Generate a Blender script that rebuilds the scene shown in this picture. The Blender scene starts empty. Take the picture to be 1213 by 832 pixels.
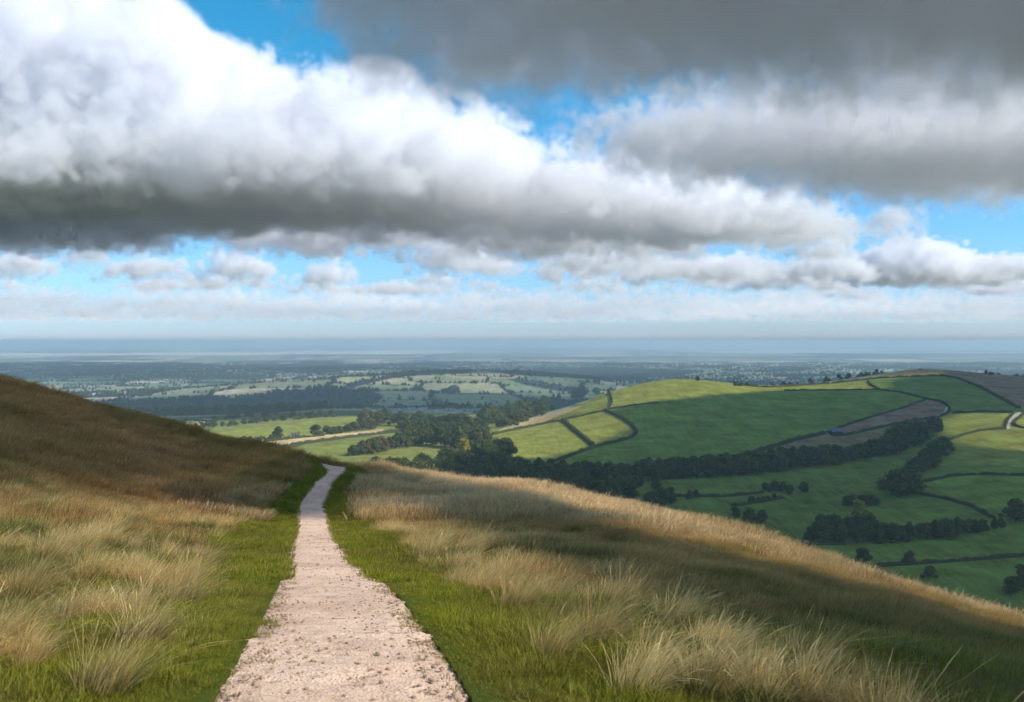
import bpy, bmesh, math, random, time
import numpy as np
from mathutils import Vector
S = bpy.context.scene; COL = S.collection
R = math.radians
F = 1179.0; CX = 606.5; EY = 404.0        # focal length and eye-level row of the photograph, in its pixels
SUN_AZ = R(104); SUN_EL = R(33)
SUN = np.array([math.sin(SUN_AZ)*math.cos(SUN_EL), math.cos(SUN_AZ)*math.cos(SUN_EL), math.sin(SUN_EL)])

def camera_light():
    cam = bpy.data.cameras.new('camera'); co = bpy.data.objects.new('camera', cam); COL.objects.link(co); S.camera = co
    cam.lens = 36*F/1213; cam.sensor_width = 36; cam.shift_y = -(416-EY)/1213; cam.clip_start = .1; cam.clip_end = 300000
    co.rotation_euler = (R(90), 0, 0)
    cam.dof.use_dof = True; cam.dof.focus_distance = 11; cam.dof.aperture_fstop = 4
    W = bpy.data.worlds.new('World'); S.world = W; W.use_nodes = True
    nt = W.node_tree; N = nt.nodes; L = nt.links
    sky = N.new('ShaderNodeTexSky'); sky.sky_type = 'NISHITA'; sky.sun_disc = False
    sky.sun_elevation = SUN_EL; sky.sun_rotation = SUN_AZ; sky.air_density = 1.0; sky.dust_density = 0.6; sky.ozone_density = 5.0
    sky.altitude = 200
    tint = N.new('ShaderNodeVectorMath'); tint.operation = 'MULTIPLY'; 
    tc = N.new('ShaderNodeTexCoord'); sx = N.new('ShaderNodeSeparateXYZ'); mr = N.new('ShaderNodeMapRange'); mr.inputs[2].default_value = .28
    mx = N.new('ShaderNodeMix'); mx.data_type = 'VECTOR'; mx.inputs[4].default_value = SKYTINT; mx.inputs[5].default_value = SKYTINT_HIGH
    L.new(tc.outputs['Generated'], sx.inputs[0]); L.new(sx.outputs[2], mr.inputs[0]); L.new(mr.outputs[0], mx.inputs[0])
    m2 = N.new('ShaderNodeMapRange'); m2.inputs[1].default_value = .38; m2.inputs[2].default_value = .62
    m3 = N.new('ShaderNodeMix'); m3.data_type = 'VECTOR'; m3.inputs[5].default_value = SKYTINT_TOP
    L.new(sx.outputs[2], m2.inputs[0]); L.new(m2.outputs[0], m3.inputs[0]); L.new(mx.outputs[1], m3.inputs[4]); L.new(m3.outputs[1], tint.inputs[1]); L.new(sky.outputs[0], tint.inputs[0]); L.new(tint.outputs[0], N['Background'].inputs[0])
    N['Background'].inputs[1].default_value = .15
    l = bpy.data.lights.new('sun', 'SUN'); l.energy = 4.4; l.angle = R(.5); l.color = (1, .93, .82)
    lo = bpy.data.objects.new('sun', l); COL.objects.link(lo)
    lo.rotation_euler = Vector(SUN).to_track_quat('Z', 'Y').to_euler()
    S.render.engine = 'CYCLES'; c = S.cycles
    c.use_denoising = True; c.use_adaptive_sampling = True; c.adaptive_threshold = .04; c.adaptive_min_samples = 12; c.volume_bounces = 16; c.max_bounces = 18; c.volume_step_rate = 2; c.volume_max_steps = 256
    c.diffuse_bounces = 3; c.transparent_max_bounces = 8
    S.view_settings.view_transform = 'Standard'; S.view_settings.look = 'None'; S.view_settings.exposure = .15
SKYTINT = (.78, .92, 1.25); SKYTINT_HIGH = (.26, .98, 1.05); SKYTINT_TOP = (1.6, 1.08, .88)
# ------------------------------------------------------------------ terrain
def tps_fit(P, z, lam=0.0):
    P = np.asarray(P, float); z = np.asarray(z, float); n = len(P)
    d2 = ((P[:, None]-P[None])**2).sum(-1)
    K = .5*d2*np.log(d2+1e-12) + lam*np.eye(n)
    Q = np.c_[np.ones(n), P]
    A = np.block([[K, Q], [Q.T, np.zeros((3, 3))]])
    return P, np.linalg.solve(A, np.r_[z, 0, 0, 0])
def tps_eval(fit, u, v):
    P, w = fit; s = np.full(u.shape, w[-3]) + w[-2]*u + w[-1]*v
    for (a, b), c in zip(P, w[:len(P)]):
        d2 = (u-a)**2 + (v-b)**2
        s += .5*c*d2*np.log(d2+1e-12)
    return s

# sightings of the land beyond the near slope: (column, row, distance)
FAR = [(-60,520,700),(-60,505,1150),(-60,500,1500),
 (100,540,600),(100,520,900),(100,505,1250),
 (220,540,620),(220,520,900),(220,503,1230),(220,499,1380),
 (300,545,620),(300,525,850),(300,508,1080),(300,497,1280),(300,494,1420),
 (430,565,520),(430,550,620),(430,530,780),(430,512,960),(430,498,1180),(430,490,1400),(430,488.5,1550),
 (560,590,460),(560,565,570),(560,545,680),(560,520,850),(560,503,1050),(560,493,1250),(560,489,1450),
 (640,600,450),(640,575,560),(640,553,680),(640,525,810),(640,505,930),(640,497,1010),(640,499,1150),
 (720,615,440),(720,590,520),(720,568,610),(720,545,710),(720,520,810),(720,490,940),(720,466,1040),(720,466.5,1150),
 (800,630,440),(800,600,510),(800,572,600),(800,550,690),(800,520,800),(800,490,920),(800,462,1040),(800,450,1110),(800,452,1230),
 (900,655,420),(900,625,480),(900,590,560),(900,560,640),(900,535,730),(900,505,850),(900,475,990),(900,458,1150),(900,456.5,1260),(900,459,1400),
 (1000,680,400),(1000,642,460),(1000,600,545),(1000,550,680),(1000,525,780),(1000,500,890),(1000,475,1010),(1000,455,1180),(1000,449.5,1330),(1000,452,1480),
 (1090,700,385),(1090,640,460),(1090,600,535),(1090,565,620),(1090,530,730),(1090,500,860),(1090,470,1010),(1090,445,1230),(1090,437.5,1400),(1090,441,1560),
 (1180,720,375),(1180,660,430),(1180,625,480),(1180,580,565),(1180,540,670),(1180,505,790),(1180,480,930),(1180,455,1150),(1180,443.5,1330),(1180,447,1500),
 (1280,740,370),(1280,660,430),(1280,600,530),(1280,540,670),(1280,500,820),(1280,465,1080),(1280,450,1300),(1280,455,1480)]
SU = 3.2
def uv(px, Y): return (px-600)/1213*SU, np.log(Y)*2
PLAIN = 182.0; RE = 1e13
_P, _Z = [], []
for c, r, Y in FAR:
    _P.append(uv(c, Y)); _Z.append(-(r-EY)/F*Y)
FARFIT = tps_fit(_P, _Z, .002)
def plain_z(x, y):
    z = -PLAIN - (x*x+y*y)/(2*RE)
    z = z + 66*np.exp(-((x+130)/560)**2-((y-3600)/620)**2) + 34*np.exp(-((x+760)/420)**2-((y-3300)/400)**2)
    z = z + 26*np.exp(-((x+1500)/900)**2-((y-4700)/600)**2) + 20*np.exp(-((x+900)/700)**2-((y-5600)/500)**2)
    z = z + 7*np.sin(x/610+1)*np.sin(y/530)*np.clip((y-2500)/1500, 0, 1)
    z = z + 60*np.exp(-((y-42000)/7000)**2)*(.5+.5*np.sin(x/5200+2))*(y > 0)
    return z
def far_z(x, y):
    r = np.hypot(x, y); az = np.arctan2(x, y)
    azc = np.clip(az, -R(33), R(31)); Y = r*np.cos(azc); px = CX + F*np.tan(azc)
    Yc = np.clip(Y, 370, 1600)
    u, v = uv(px, Yc)
    h = tps_eval(FARFIT, u, v)
    # past the last sighting the land falls away to the plain
    yend = np.interp(px, [100, 430, 560, 640, 720, 800, 900, 1000, 1280], [1450, 1600, 1500, 1200, 1200, 1290, 1440, 1520, 1560])
    over = np.clip((Y-yend)/1000, 0, 1)
    u2, v2 = uv(px, np.minimum(Yc, yend)); h = np.where(Y > yend, tps_eval(FARFIT, u2, v2), h)
    s = over*over*(3-2*over); s = np.maximum(s, np.clip((Y-yend)/700, 0, 1)*.9*0 + s)
    return h*(1-s) + plain_z(x, y)*s

# the near slope: (column, row, distance) then free points in metres
NEAR = [(416,832,4.6),(412,780,5.6),(403,730,7.6),(393,690,11),(376,660,15.5),(371,640,19.5),(371,620,26),(367,600,31),(375,585,34),(386,570,37),(395,560,39.5),(395,554,41.5),
 (0,832,4.3),(0,740,6.6),(0,650,12),(0,590,18),(0,540,25),(0,495,34),(0,447,46),(200,832,4.5),(200,700,9.5),(200,600,25),(200,560,33),(200,507,46),(100,640,15),(100,480,46),
 (300,640,18),(300,590,29),(300,532,45),(350,543,44),
 (430,556.5,41.5),(600,832,4.8),(600,700,9.8),(600,640,18),(600,600,29),(600,577,38.5),(800,832,5.1),(800,730,9.8),(800,670,18),(800,635,27),(800,616,34),
 (1000,832,5.3),(1000,770,9),(1000,720,15.5),(1000,695,23),(1000,678,28.5),(1213,832,5.5),(1213,800,8.5),(1213,765,15),(1213,741,24),(500,566,40.5)]
_P = [((c-CX)/F*Y, Y) for c, r, Y in NEAR]; _Z = [-(r-EY)/F*Y for c, r, Y in NEAR]
for x, y, z in [(-14,0,-.9),(13,0,-3.3),(0,-9,-1.2),(0,1.5,-1.62),(-28,-12,.3),(22,-12,-5.6),(-38,25,.4),(-40,5,.9),(24,12,-7.4),(-26,-30,.0)]:
    _P.append((x, y)); _Z.append(z)
NEARFIT = tps_fit(_P, _Z, .3)
CR = [(-180,34),(-90,44),(-50,48),(-29,50.5),(-27.2,50.7),(-19,49),(-14,46.8),(-12,45),(-10.1,42.8),(-5,41),(0,38.5),(9.5,34.5),(18.5,30),(27.2,27),(40,24),(90,26),(180,34)]
def crest(az): return np.interp(np.degrees(az), [a for a, b in CR], [b for a, b in CR])
def rough(x, y):
    return (.035*np.sin(x*2.1+y*.7)*np.sin(y*1.7-x*.4) + .05*np.sin(x*.9-1)*np.sin(y*.8+x*.3) + .02*np.sin(x*4.3+2)*np.sin(y*3.9))
def near_z(x, y):
    r = np.hypot(x, y)+1e-6; az = np.arctan2(x, y); c = crest(az); rc = np.minimum(r, c)
    z = tps_eval(NEARFIT, x*rc/r, y*rc/r)
    s0 = np.clip(z/np.maximum(c, 1), -.35, .05)
    d = np.maximum(r-c, 0); D = 30.0; s1 = -.62
    roll = np.where(d < D, s0*d + (s1-s0)*d*d/(2*D), s0*D+(s1-s0)*D/2 + s1*(d-D))
    pth = np.exp(-(np.maximum(np.abs(x-path_x(y))-.55, 0)/.5)**2)
    hum = .07*np.sin(x*1.3+2*np.sin(y*.6))*np.sin(y*1.1+1.5*np.sin(x*.7)) + .10*np.sin(x*.45+y*.2)*np.sin(y*.38-x*.15)
    return z + np.where(r > c, roll, 0) + (rough(x, y)+hum*np.clip((r-5)/8, 0, 1))*(1-pth)*np.clip(r/6, 0, 1)
# the path edges: row, left column, right column, distance
PATH = [(900,200,620,3.6),(832,253,567,4.6),(780,284,534,5.6),(730,313,493,7.6),(690,332,453,11),(660,337,416,15.5),(640,342,402,19.5),(620,349,393.6,26),
        (600,349.5,385,31),(585,361,390,34),(574,371,396,36.5),(566,383,403,38.5),(560,385,411,40),(556,379,413,41.5),(553,371,412,43.5)]
_py = np.array([p[3] for p in PATH]); _pl = np.array([(p[1]-CX)/F*p[3]-.05 for p in PATH]); _pr = np.array([(p[2]-CX)/F*p[3]+.05 for p in PATH])
_ty = np.linspace(3.2, 44, 500)
def _sm(a):
    a = np.interp(_ty, _py, a); k = np.hanning(21); k /= k.sum()
    return np.convolve(np.pad(a, 10, mode='edge'), k, 'valid')
_sl, _sr = _sm(_pl), _sm(_pr)
def path_l(y): return np.interp(y, _ty, _sl)
def path_r(y): return np.interp(y, _ty, _sr)
def path_x(y): return (path_l(y)+path_r(y))/2
def ground_z(x, y):
    x = np.asarray(x, float); y = np.asarray(y, float); r = np.hypot(x, y)
    n = near_z(x, y); f = far_z(x, y)
    k = 12.0; h = np.clip(.5+.5*(n-f)/k, 0, 1)
    m = f*(1-h)+n*h + k*h*(1-h)
    return np.where(r < 62, n, m)
def hit(px, py, lo=200, hi=9000):
    """where the sight line through a column and row of the photograph meets the land"""
    Y = np.exp(np.linspace(math.log(lo), math.log(hi), 1400)); x = (px-CX)/F*Y
    g = ground_z(x, Y); ray = -(py-EY)/F*Y
    i = np.argmax(g >= ray)
    if g[i] < ray[i]:
        i = int(np.argmin(ray-g))
    return float(x[i]), float(Y[i]), float(g[i])
def inpoly(px, py, poly):
    ins = np.zeros(px.shape, bool); n = len(poly)
    for i in range(n):
        x1, y1 = poly[i]; x2, y2 = poly[(i+1) % n]
        if y1 == y2: continue
        ins ^= ((y1 > py) != (y2 > py)) & (px < (x2-x1)*(py-y1)/(y2-y1)+x1)
    return ins
# ------------------------------------------------------------------ materials
def new_mat(name):
    m = bpy.data.materials.new(name); m.use_nodes = True; m.node_tree.nodes.clear(); return m
class NT:
    def __init__(s, m): s.t = m.node_tree
    def n(s, typ, **k):
        n = s.t.nodes.new(typ)
        for a, v in k.items():
            if a.startswith('_'):
                key = a[1:]; n.inputs[int(key) if key.isdigit() else key].default_value = v
            else: setattr(n, a, v)
        return n
    def l(s, a, b): s.t.links.new(a, b)
    def ramp(s, fac, stops):
        r = s.n('ShaderNodeValToRGB'); e = r.color_ramp.elements
        while len(e) < len(stops): e.new(.5)
        for i, (p, c) in enumerate(stops): e[i].position = p; e[i].color = (*c, 1)
        s.l(fac, r.inputs[0]); return r.outputs[0]
    def noise(s, scale, detail=4, rough=.55, vec=None):
        n = s.n('ShaderNodeTexNoise', _Scale=scale, _Detail=detail, _Roughness=rough)
        if vec is not None: s.l(vec, n.inputs['Vector'])
        return n.outputs['Fac']
    def mix(s, fac, a, b, blend='MIX'):
        n = s.n('ShaderNodeMix', data_type='RGBA', blend_type=blend)
        for sock, v in ((n.inputs[0], fac), (n.inputs[6], a), (n.inputs[7], b)):
            if hasattr(v, 'is_linked'): s.l(v, sock)
            elif isinstance(v, tuple): sock.default_value = (*v, 1)
            else: sock.default_value = v
        return n.outputs[2]
    def val(s, fac, lo, hi):
        n = s.n('ShaderNodeMapRange', _3=lo, _4=hi); s.l(fac, n.inputs[0]); return n.outputs[0]
def blade_mat(name, root, tip, tip2, trans=.3, pos_col=None, power=1.0, amt=.8):
    m = new_mat(name); t = NT(m)
    at = t.n('ShaderNodeAttribute', attribute_name='t').outputs['Fac']
    rr = t.n('ShaderNodeAttribute', attribute_name='r').outputs['Fac']
    oi = t.n('ShaderNodeObjectInfo').outputs['Random']
    pos = t.n('ShaderNodeNewGeometry').outputs['Position']
    tipc = t.mix(rr, tip, tip2)
    if pos_col:
        nz = t.noise(pos_col[0], 3, .6, pos)
        fac = t.val(nz, -1.2, 2.2)
        tipc = t.mix(fac, tipc, pos_col[1])
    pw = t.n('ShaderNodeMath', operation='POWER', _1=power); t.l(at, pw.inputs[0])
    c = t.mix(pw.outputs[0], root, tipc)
    v = t.n('ShaderNodeHueSaturation'); t.l(c, v.inputs['Color'])
    t.l(t.val(oi, 1-amt*.35, 1+amt*.35), v.inputs['Value']); t.l(t.val(rr, .94, 1.06), v.inputs['Saturation'])
    d = t.n('ShaderNodeBsdfDiffuse'); tr = t.n('ShaderNodeBsdfTranslucent'); mx = t.n('ShaderNodeMixShader', _0=trans)
    t.l(v.outputs[0], d.inputs[0]); t.l(v.outputs[0], tr.inputs[0]); t.l(d.outputs[0], mx.inputs[1]); t.l(tr.outputs[0], mx.inputs[2])
    o = t.n('ShaderNodeOutputMaterial'); t.l(mx.outputs[0], o.inputs[0]); return m
def leaf_mat(name, a, b, trans=.15):
    m = new_mat(name); t = NT(m)
    oi = t.n('ShaderNodeObjectInfo').outputs['Random']; rr = t.n('ShaderNodeAttribute', attribute_name='r').outputs['Fac']
    c = t.mix(oi, a, b); v = t.n('ShaderNodeHueSaturation'); t.l(c, v.inputs['Color']); t.l(t.val(rr, .55, 1.5), v.inputs['Value'])
    t.l(t.val(oi, .485, .51), v.inputs['Hue'])
    d = t.n('ShaderNodeBsdfDiffuse'); tr = t.n('ShaderNodeBsdfTranslucent'); mx = t.n('ShaderNodeMixShader', _0=trans)
    t.l(v.outputs[0], d.inputs[0]); t.l(v.outputs[0], tr.inputs[0]); t.l(d.outputs[0], mx.inputs[1]); t.l(tr.outputs[0], mx.inputs[2])
    o = t.n('ShaderNodeOutputMaterial'); t.l(mx.outputs[0], o.inputs[0]); return m
def plain_mat(name, c, c2=None, scale=1.0, rough=.9):
    m = new_mat(name); t = NT(m); b = t.n('ShaderNodeBsdfPrincipled', _Roughness=rough)
    tc = t.n('ShaderNodeTexCoord').outputs['Object']
    t.l(t.mix(t.noise(scale, 5, .6, tc), c, c2 or tuple(v*.6 for v in c)), b.inputs['Base Color'])
    o = t.n('ShaderNodeOutputMaterial'); t.l(b.outputs[0], o.inputs[0]); return m
M = {}
def materials():
    M['bark'] = plain_mat('bark', (.12, .09, .06), None, 2)
    M['leaf'] = leaf_mat('tree_leaves', (.06, .095, .026), (.11, .12, .034))
    M['leaf_light'] = leaf_mat('olive_leaves', (.10, .12, .03), (.14, .13, .04))
    M['leaf_autumn'] = leaf_mat('autumn_leaves', (.16, .11, .05), (.11, .09, .04))
    M['leaf_yellow'] = leaf_mat('yellow_leaves', (.34, .32, .04), (.30, .28, .05))
    M['hedge'] = leaf_mat('hedge_leaves', (.06, .075, .028), (.075, .08, .035))
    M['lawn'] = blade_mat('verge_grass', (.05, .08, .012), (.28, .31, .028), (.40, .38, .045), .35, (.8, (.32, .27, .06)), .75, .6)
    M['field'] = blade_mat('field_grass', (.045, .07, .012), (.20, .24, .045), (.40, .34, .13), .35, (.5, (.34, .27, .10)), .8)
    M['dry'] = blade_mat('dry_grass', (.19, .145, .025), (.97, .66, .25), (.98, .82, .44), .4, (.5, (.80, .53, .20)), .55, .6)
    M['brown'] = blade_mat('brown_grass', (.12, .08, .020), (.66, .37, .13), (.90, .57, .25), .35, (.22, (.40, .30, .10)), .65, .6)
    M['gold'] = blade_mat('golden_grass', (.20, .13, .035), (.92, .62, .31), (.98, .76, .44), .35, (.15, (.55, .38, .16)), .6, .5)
    M['russet'] = blade_mat('russet_grass', (.15, .08, .022), (.64, .33, .12), (.84, .47, .21), .35, (.15, (.42, .28, .09)), .6, .6)
    M['white'] = plain_mat('painted_render', (.75, .72, .66), (.6, .57, .5)); M['roof'] = plain_mat('roof_tiles', (.14, .11, .10), None, 3)
    M['slate'] = plain_mat('blue_sheeting', (.10, .16, .26), None, .5, .5); M['timber'] = plain_mat('dark_timber', (.05, .04, .035), None, 2)
    M['glass'] = plain_mat('dark_glass', (.03, .035, .04), None, 2, .2)
    # ground: measured colours per vertex with fine variation on top
    m = new_mat('land'); t = NT(m); pos = t.n('ShaderNodeNewGeometry').outputs['Position']
    col = t.n('ShaderNodeAttribute', attribute_name='land_colour').outputs['Color']
    f1 = t.noise(.05, 6, .62, pos); f2 = t.noise(.9, 4, .6, pos)
    mp = t.n('ShaderNodeMapping', _Scale=(.35, .035, .0)); mp.inputs['Rotation'].default_value = (0, 0, .5); t.l(pos, mp.inputs[0])
    f3 = t.noise(1.0, 3, .5, mp.outputs[0])
    v = t.n('ShaderNodeHueSaturation'); t.l(col, v.inputs['Color'])
    ad = t.n('ShaderNodeMath', operation='ADD'); t.l(t.val(f1, -.9, .9), ad.inputs[0]); t.l(t.val(f2, -.3, .3), ad.inputs[1])
    ad3 = t.n('ShaderNodeMath', operation='ADD'); t.l(ad.outputs[0], ad3.inputs[0]); t.l(t.val(f3, -.4, .4), ad3.inputs[1])
    ad2 = t.n('ShaderNodeMath', operation='ADD', _1=1.0); t.l(ad3.outputs[0], ad2.inputs[0]); t.l(ad2.outputs[0], v.inputs['Value'])
    t.l(t.val(f1, .455, .545), v.inputs['Hue'])
    b = t.n('ShaderNodeBsdfDiffuse', _Roughness=.5); t.l(v.outputs[0], b.inputs[0]); o = t.n('ShaderNodeOutputMaterial'); t.l(b.outputs[0], o.inputs[0]); M['land'] = m
    # path: crushed chalky stone
    m = new_mat('chalk_gravel'); t = NT(m); pos = t.n('ShaderNodeTexCoord').outputs['Object']
    vo = t.n('ShaderNodeTexVoronoi', _Scale=55.0); t.l(pos, vo.inputs['Vector'])
    base = t.mix(t.val(t.noise(1.6, 4, .6, pos), -.5, 1.5), (.86, .62, .44), (.70, .49, .34))
    sep = t.n('ShaderNodeSeparateColor'); t.l(vo.outputs['Color'], sep.inputs[0])
    peb = t.mix(.28, base, t.ramp(sep.outputs[0], [(0, (.40, .27, .19)), (.12, (.66, .48, .35)), (.4, (.80, .60, .45)), (1, (.92, .76, .60))]))
    spots = t.ramp(t.noise(9, 5, .7, pos), [(0, (0, 0, 0)), (.56, (0, 0, 0)), (.62, (.8, .8, .8)), (1, (1, 1, 1))])
    c = t.mix(spots, peb, (.42, .28, .18))
    fine = t.ramp(t.noise(60, 4, .75, pos), [(0, (0, 0, 0)), (.64, (0, 0, 0)), (.70, (1, 1, 1)), (1, (1, 1, 1))])
    c = t.mix(fine, c, (.33, .20, .12)); c = t.mix(t.ramp(t.noise(.9, 5, .6, pos), [(0, (0, 0, 0)), (.42, (0, 0, 0)), (.62, (.75, .75, .75)), (1, (.8, .8, .8))]), c, (.56, .37, .25))
    edge = t.n('ShaderNodeAttribute', attribute_name='edge').outputs['Fac']
    c = t.mix(edge, c, (.22, .15, .08))
    b = t.n('ShaderNodeBsdfPrincipled', _Roughness=.95); t.l(c, b.inputs['Base Color'])
    bp = t.n('ShaderNodeBump', _Strength=.55, _Distance=.01)
    hh = t.n('ShaderNodeMath', operation='ADD'); t.l(t.noise(38, 5, .7, pos), hh.inputs[0]); t.l(vo.outputs['Distance'], hh.inputs[1]); t.l(hh.outputs[0], bp.inputs['Height'])
    t.l(bp.outputs[0], b.inputs['Normal']); o = t.n('ShaderNodeOutputMaterial'); t.l(b.outputs[0], o.inputs[0]); M['path'] = m
    M['stone'] = plain_mat('loose_stone', (.52, .36, .25), (.24, .15, .09), 3)
    m = new_mat('blocker_white'); t = NT(m); b = t.n('ShaderNodeBsdfDiffuse'); b.inputs[0].default_value = (.9, .9, .9, 1); o = t.n('ShaderNodeOutputMaterial'); t.l(b.outputs[0], o.inputs[0]); M['cloud'] = m  # matte white of the unseen shade blockers

# ------------------------------------------------------------------ helpers
def mesh_obj(name, V, Fc, mat, parent=None, attrs=None, smooth=False, link=True):
    V = np.asarray(V, np.float32); me = bpy.data.meshes.new(name)
    if isinstance(Fc, np.ndarray):
        k = Fc.shape[1]; me.vertices.add(len(V)); me.vertices.foreach_set('co', V.ravel())
        me.loops.add(Fc.size); me.loops.foreach_set('vertex_index', Fc.astype(np.int32).ravel())
        me.polygons.add(len(Fc)); me.polygons.foreach_set('loop_start', np.arange(0, Fc.size, k, dtype=np.int32))
        me.update(calc_edges=True)
    else:
        me.from_pydata(V.tolist(), [], Fc)
    me.materials.append(mat)
    for an, (typ, data) in (attrs or {}).items():
        a = me.attributes.new(an, typ, 'POINT')
        a.data.foreach_set('color' if typ == 'FLOAT_COLOR' else 'value', np.asarray(data, np.float32).ravel())
    if smooth: me.polygons.foreach_set('use_smooth', np.ones(len(me.polygons), bool))
    me.validate(); o = bpy.data.objects.new(name, me)
    if link: COL.objects.link(o)
    if parent: o.parent = parent
    return o
def tag(o, label=None, cat=None, group=None, kind=None):
    if label: o['label'] = label
    if cat: o['category'] = cat
    if group: o['group'] = group
    if kind: o['kind'] = kind
    return o
def copy_thing(o):
    c = o.copy(); COL.objects.link(c)
    for ch in o.children:
        d = ch.copy(); COL.objects.link(d); d.parent = c
    return c
def merge(parts):
    V, Fc, n, r = [], [], 0, []
    for v, f in parts:
        v = np.asarray(v, float); V.append(v); Fc += [tuple(i+n for i in q) for q in f]; n += len(v)
    return np.vstack(V), Fc

# ------------------------------------------------------------------ plain: fields
def hsh(i, j, k=0):
    v = np.sin(i*127.1+j*311.7+k*74.7)*43758.5453; return v-np.floor(v)
def cells(x, y, s):
    """nearest field site: hash pair and distance to the field edge"""
    wx = x + 40*np.sin(y/230)+25*np.sin(x/170+1); wy = y + 45*np.sin(x/260+2)
    gx = wx/(1.35*s); gy = wy/(s*.9); ix = np.floor(gx); iy = np.floor(gy)
    d1 = np.full(x.shape, 1e9); d2 = d1.copy(); bi = ix.copy(); bj = iy.copy()
    for a in (-1, 0, 1):
        for b in (-1, 0, 1):
            i = ix+a; j = iy+b
            d = np.maximum(np.abs(i+.15+.7*hsh(i, j)-gx), np.abs(j+.15+.7*hsh(i, j, 1)-gy)*.9)+.25*np.hypot(i+.15+.7*hsh(i, j)-gx, j+.15+.7*hsh(i, j, 1)-gy)
            closer = d < d1
            d2 = np.where(closer, d1, np.minimum(d2, d)); d1 = np.where(closer, d, d1)
            bi = np.where(closer, i, bi); bj = np.where(closer, j, bj)
    return bi, bj, (d2-d1)*s*.55
WOODS = [[(120,480),(135,476),(200,474),(260,472),(300,470),(330,463),(360,461),(385,459),(410,461),(440,463),(455,470),(445,478),(420,482),(380,485),(330,489),(250,492),(120,494)],
         [(395,462),(420,452),(470,444.5),(520,441),(560,440.5),(560,442.5),(520,443.5),(470,447),(430,456),(400,466)],
         [(520,463),(540,455),(545,464),(530,467)],[(600,449),(640,452),(690,462),(700,466),(660,463),(620,456)],
         [(110,452),(200,444),(300,444),(330,447),(300,450),(200,449)],[(330,440),(420,432),(440,436),(380,443)],[(600,440),(720,436),(830,441),(800,446),(700,449),(620,445)]]
def plain_style(x, y):
    px = CX + F*x/np.maximum(y, 1); py = EY - F*ground_zc(x, y)/np.maximum(y, 1)
    big = np.clip((y-7500)/1500, 0, 1) > .5
    a = cells(x, y, 210.0); b = cells(x, y, 620.0)
    ci = np.where(big, b[0]+91, a[0]); cj = np.where(big, b[1]+17, a[1]); ed = np.where(big, b[2], a[2])
    h = hsh(ci, cj, 5)
    n = np.sin(x/900+1.3)*np.sin(y/1500+.4)+.6*np.sin(x/2700+y/3800)
    wood = (h < .07+.08*n)
    for w in WOODS: wood |= inpoly(px, py, w)
    return px, py, h, ed, wood, hsh(ci, cj, 9), big
def ground_zc(x, y): return np.where(np.asarray(y) > 2700, plain_z(x, y), ground_z(x, y))

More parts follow.
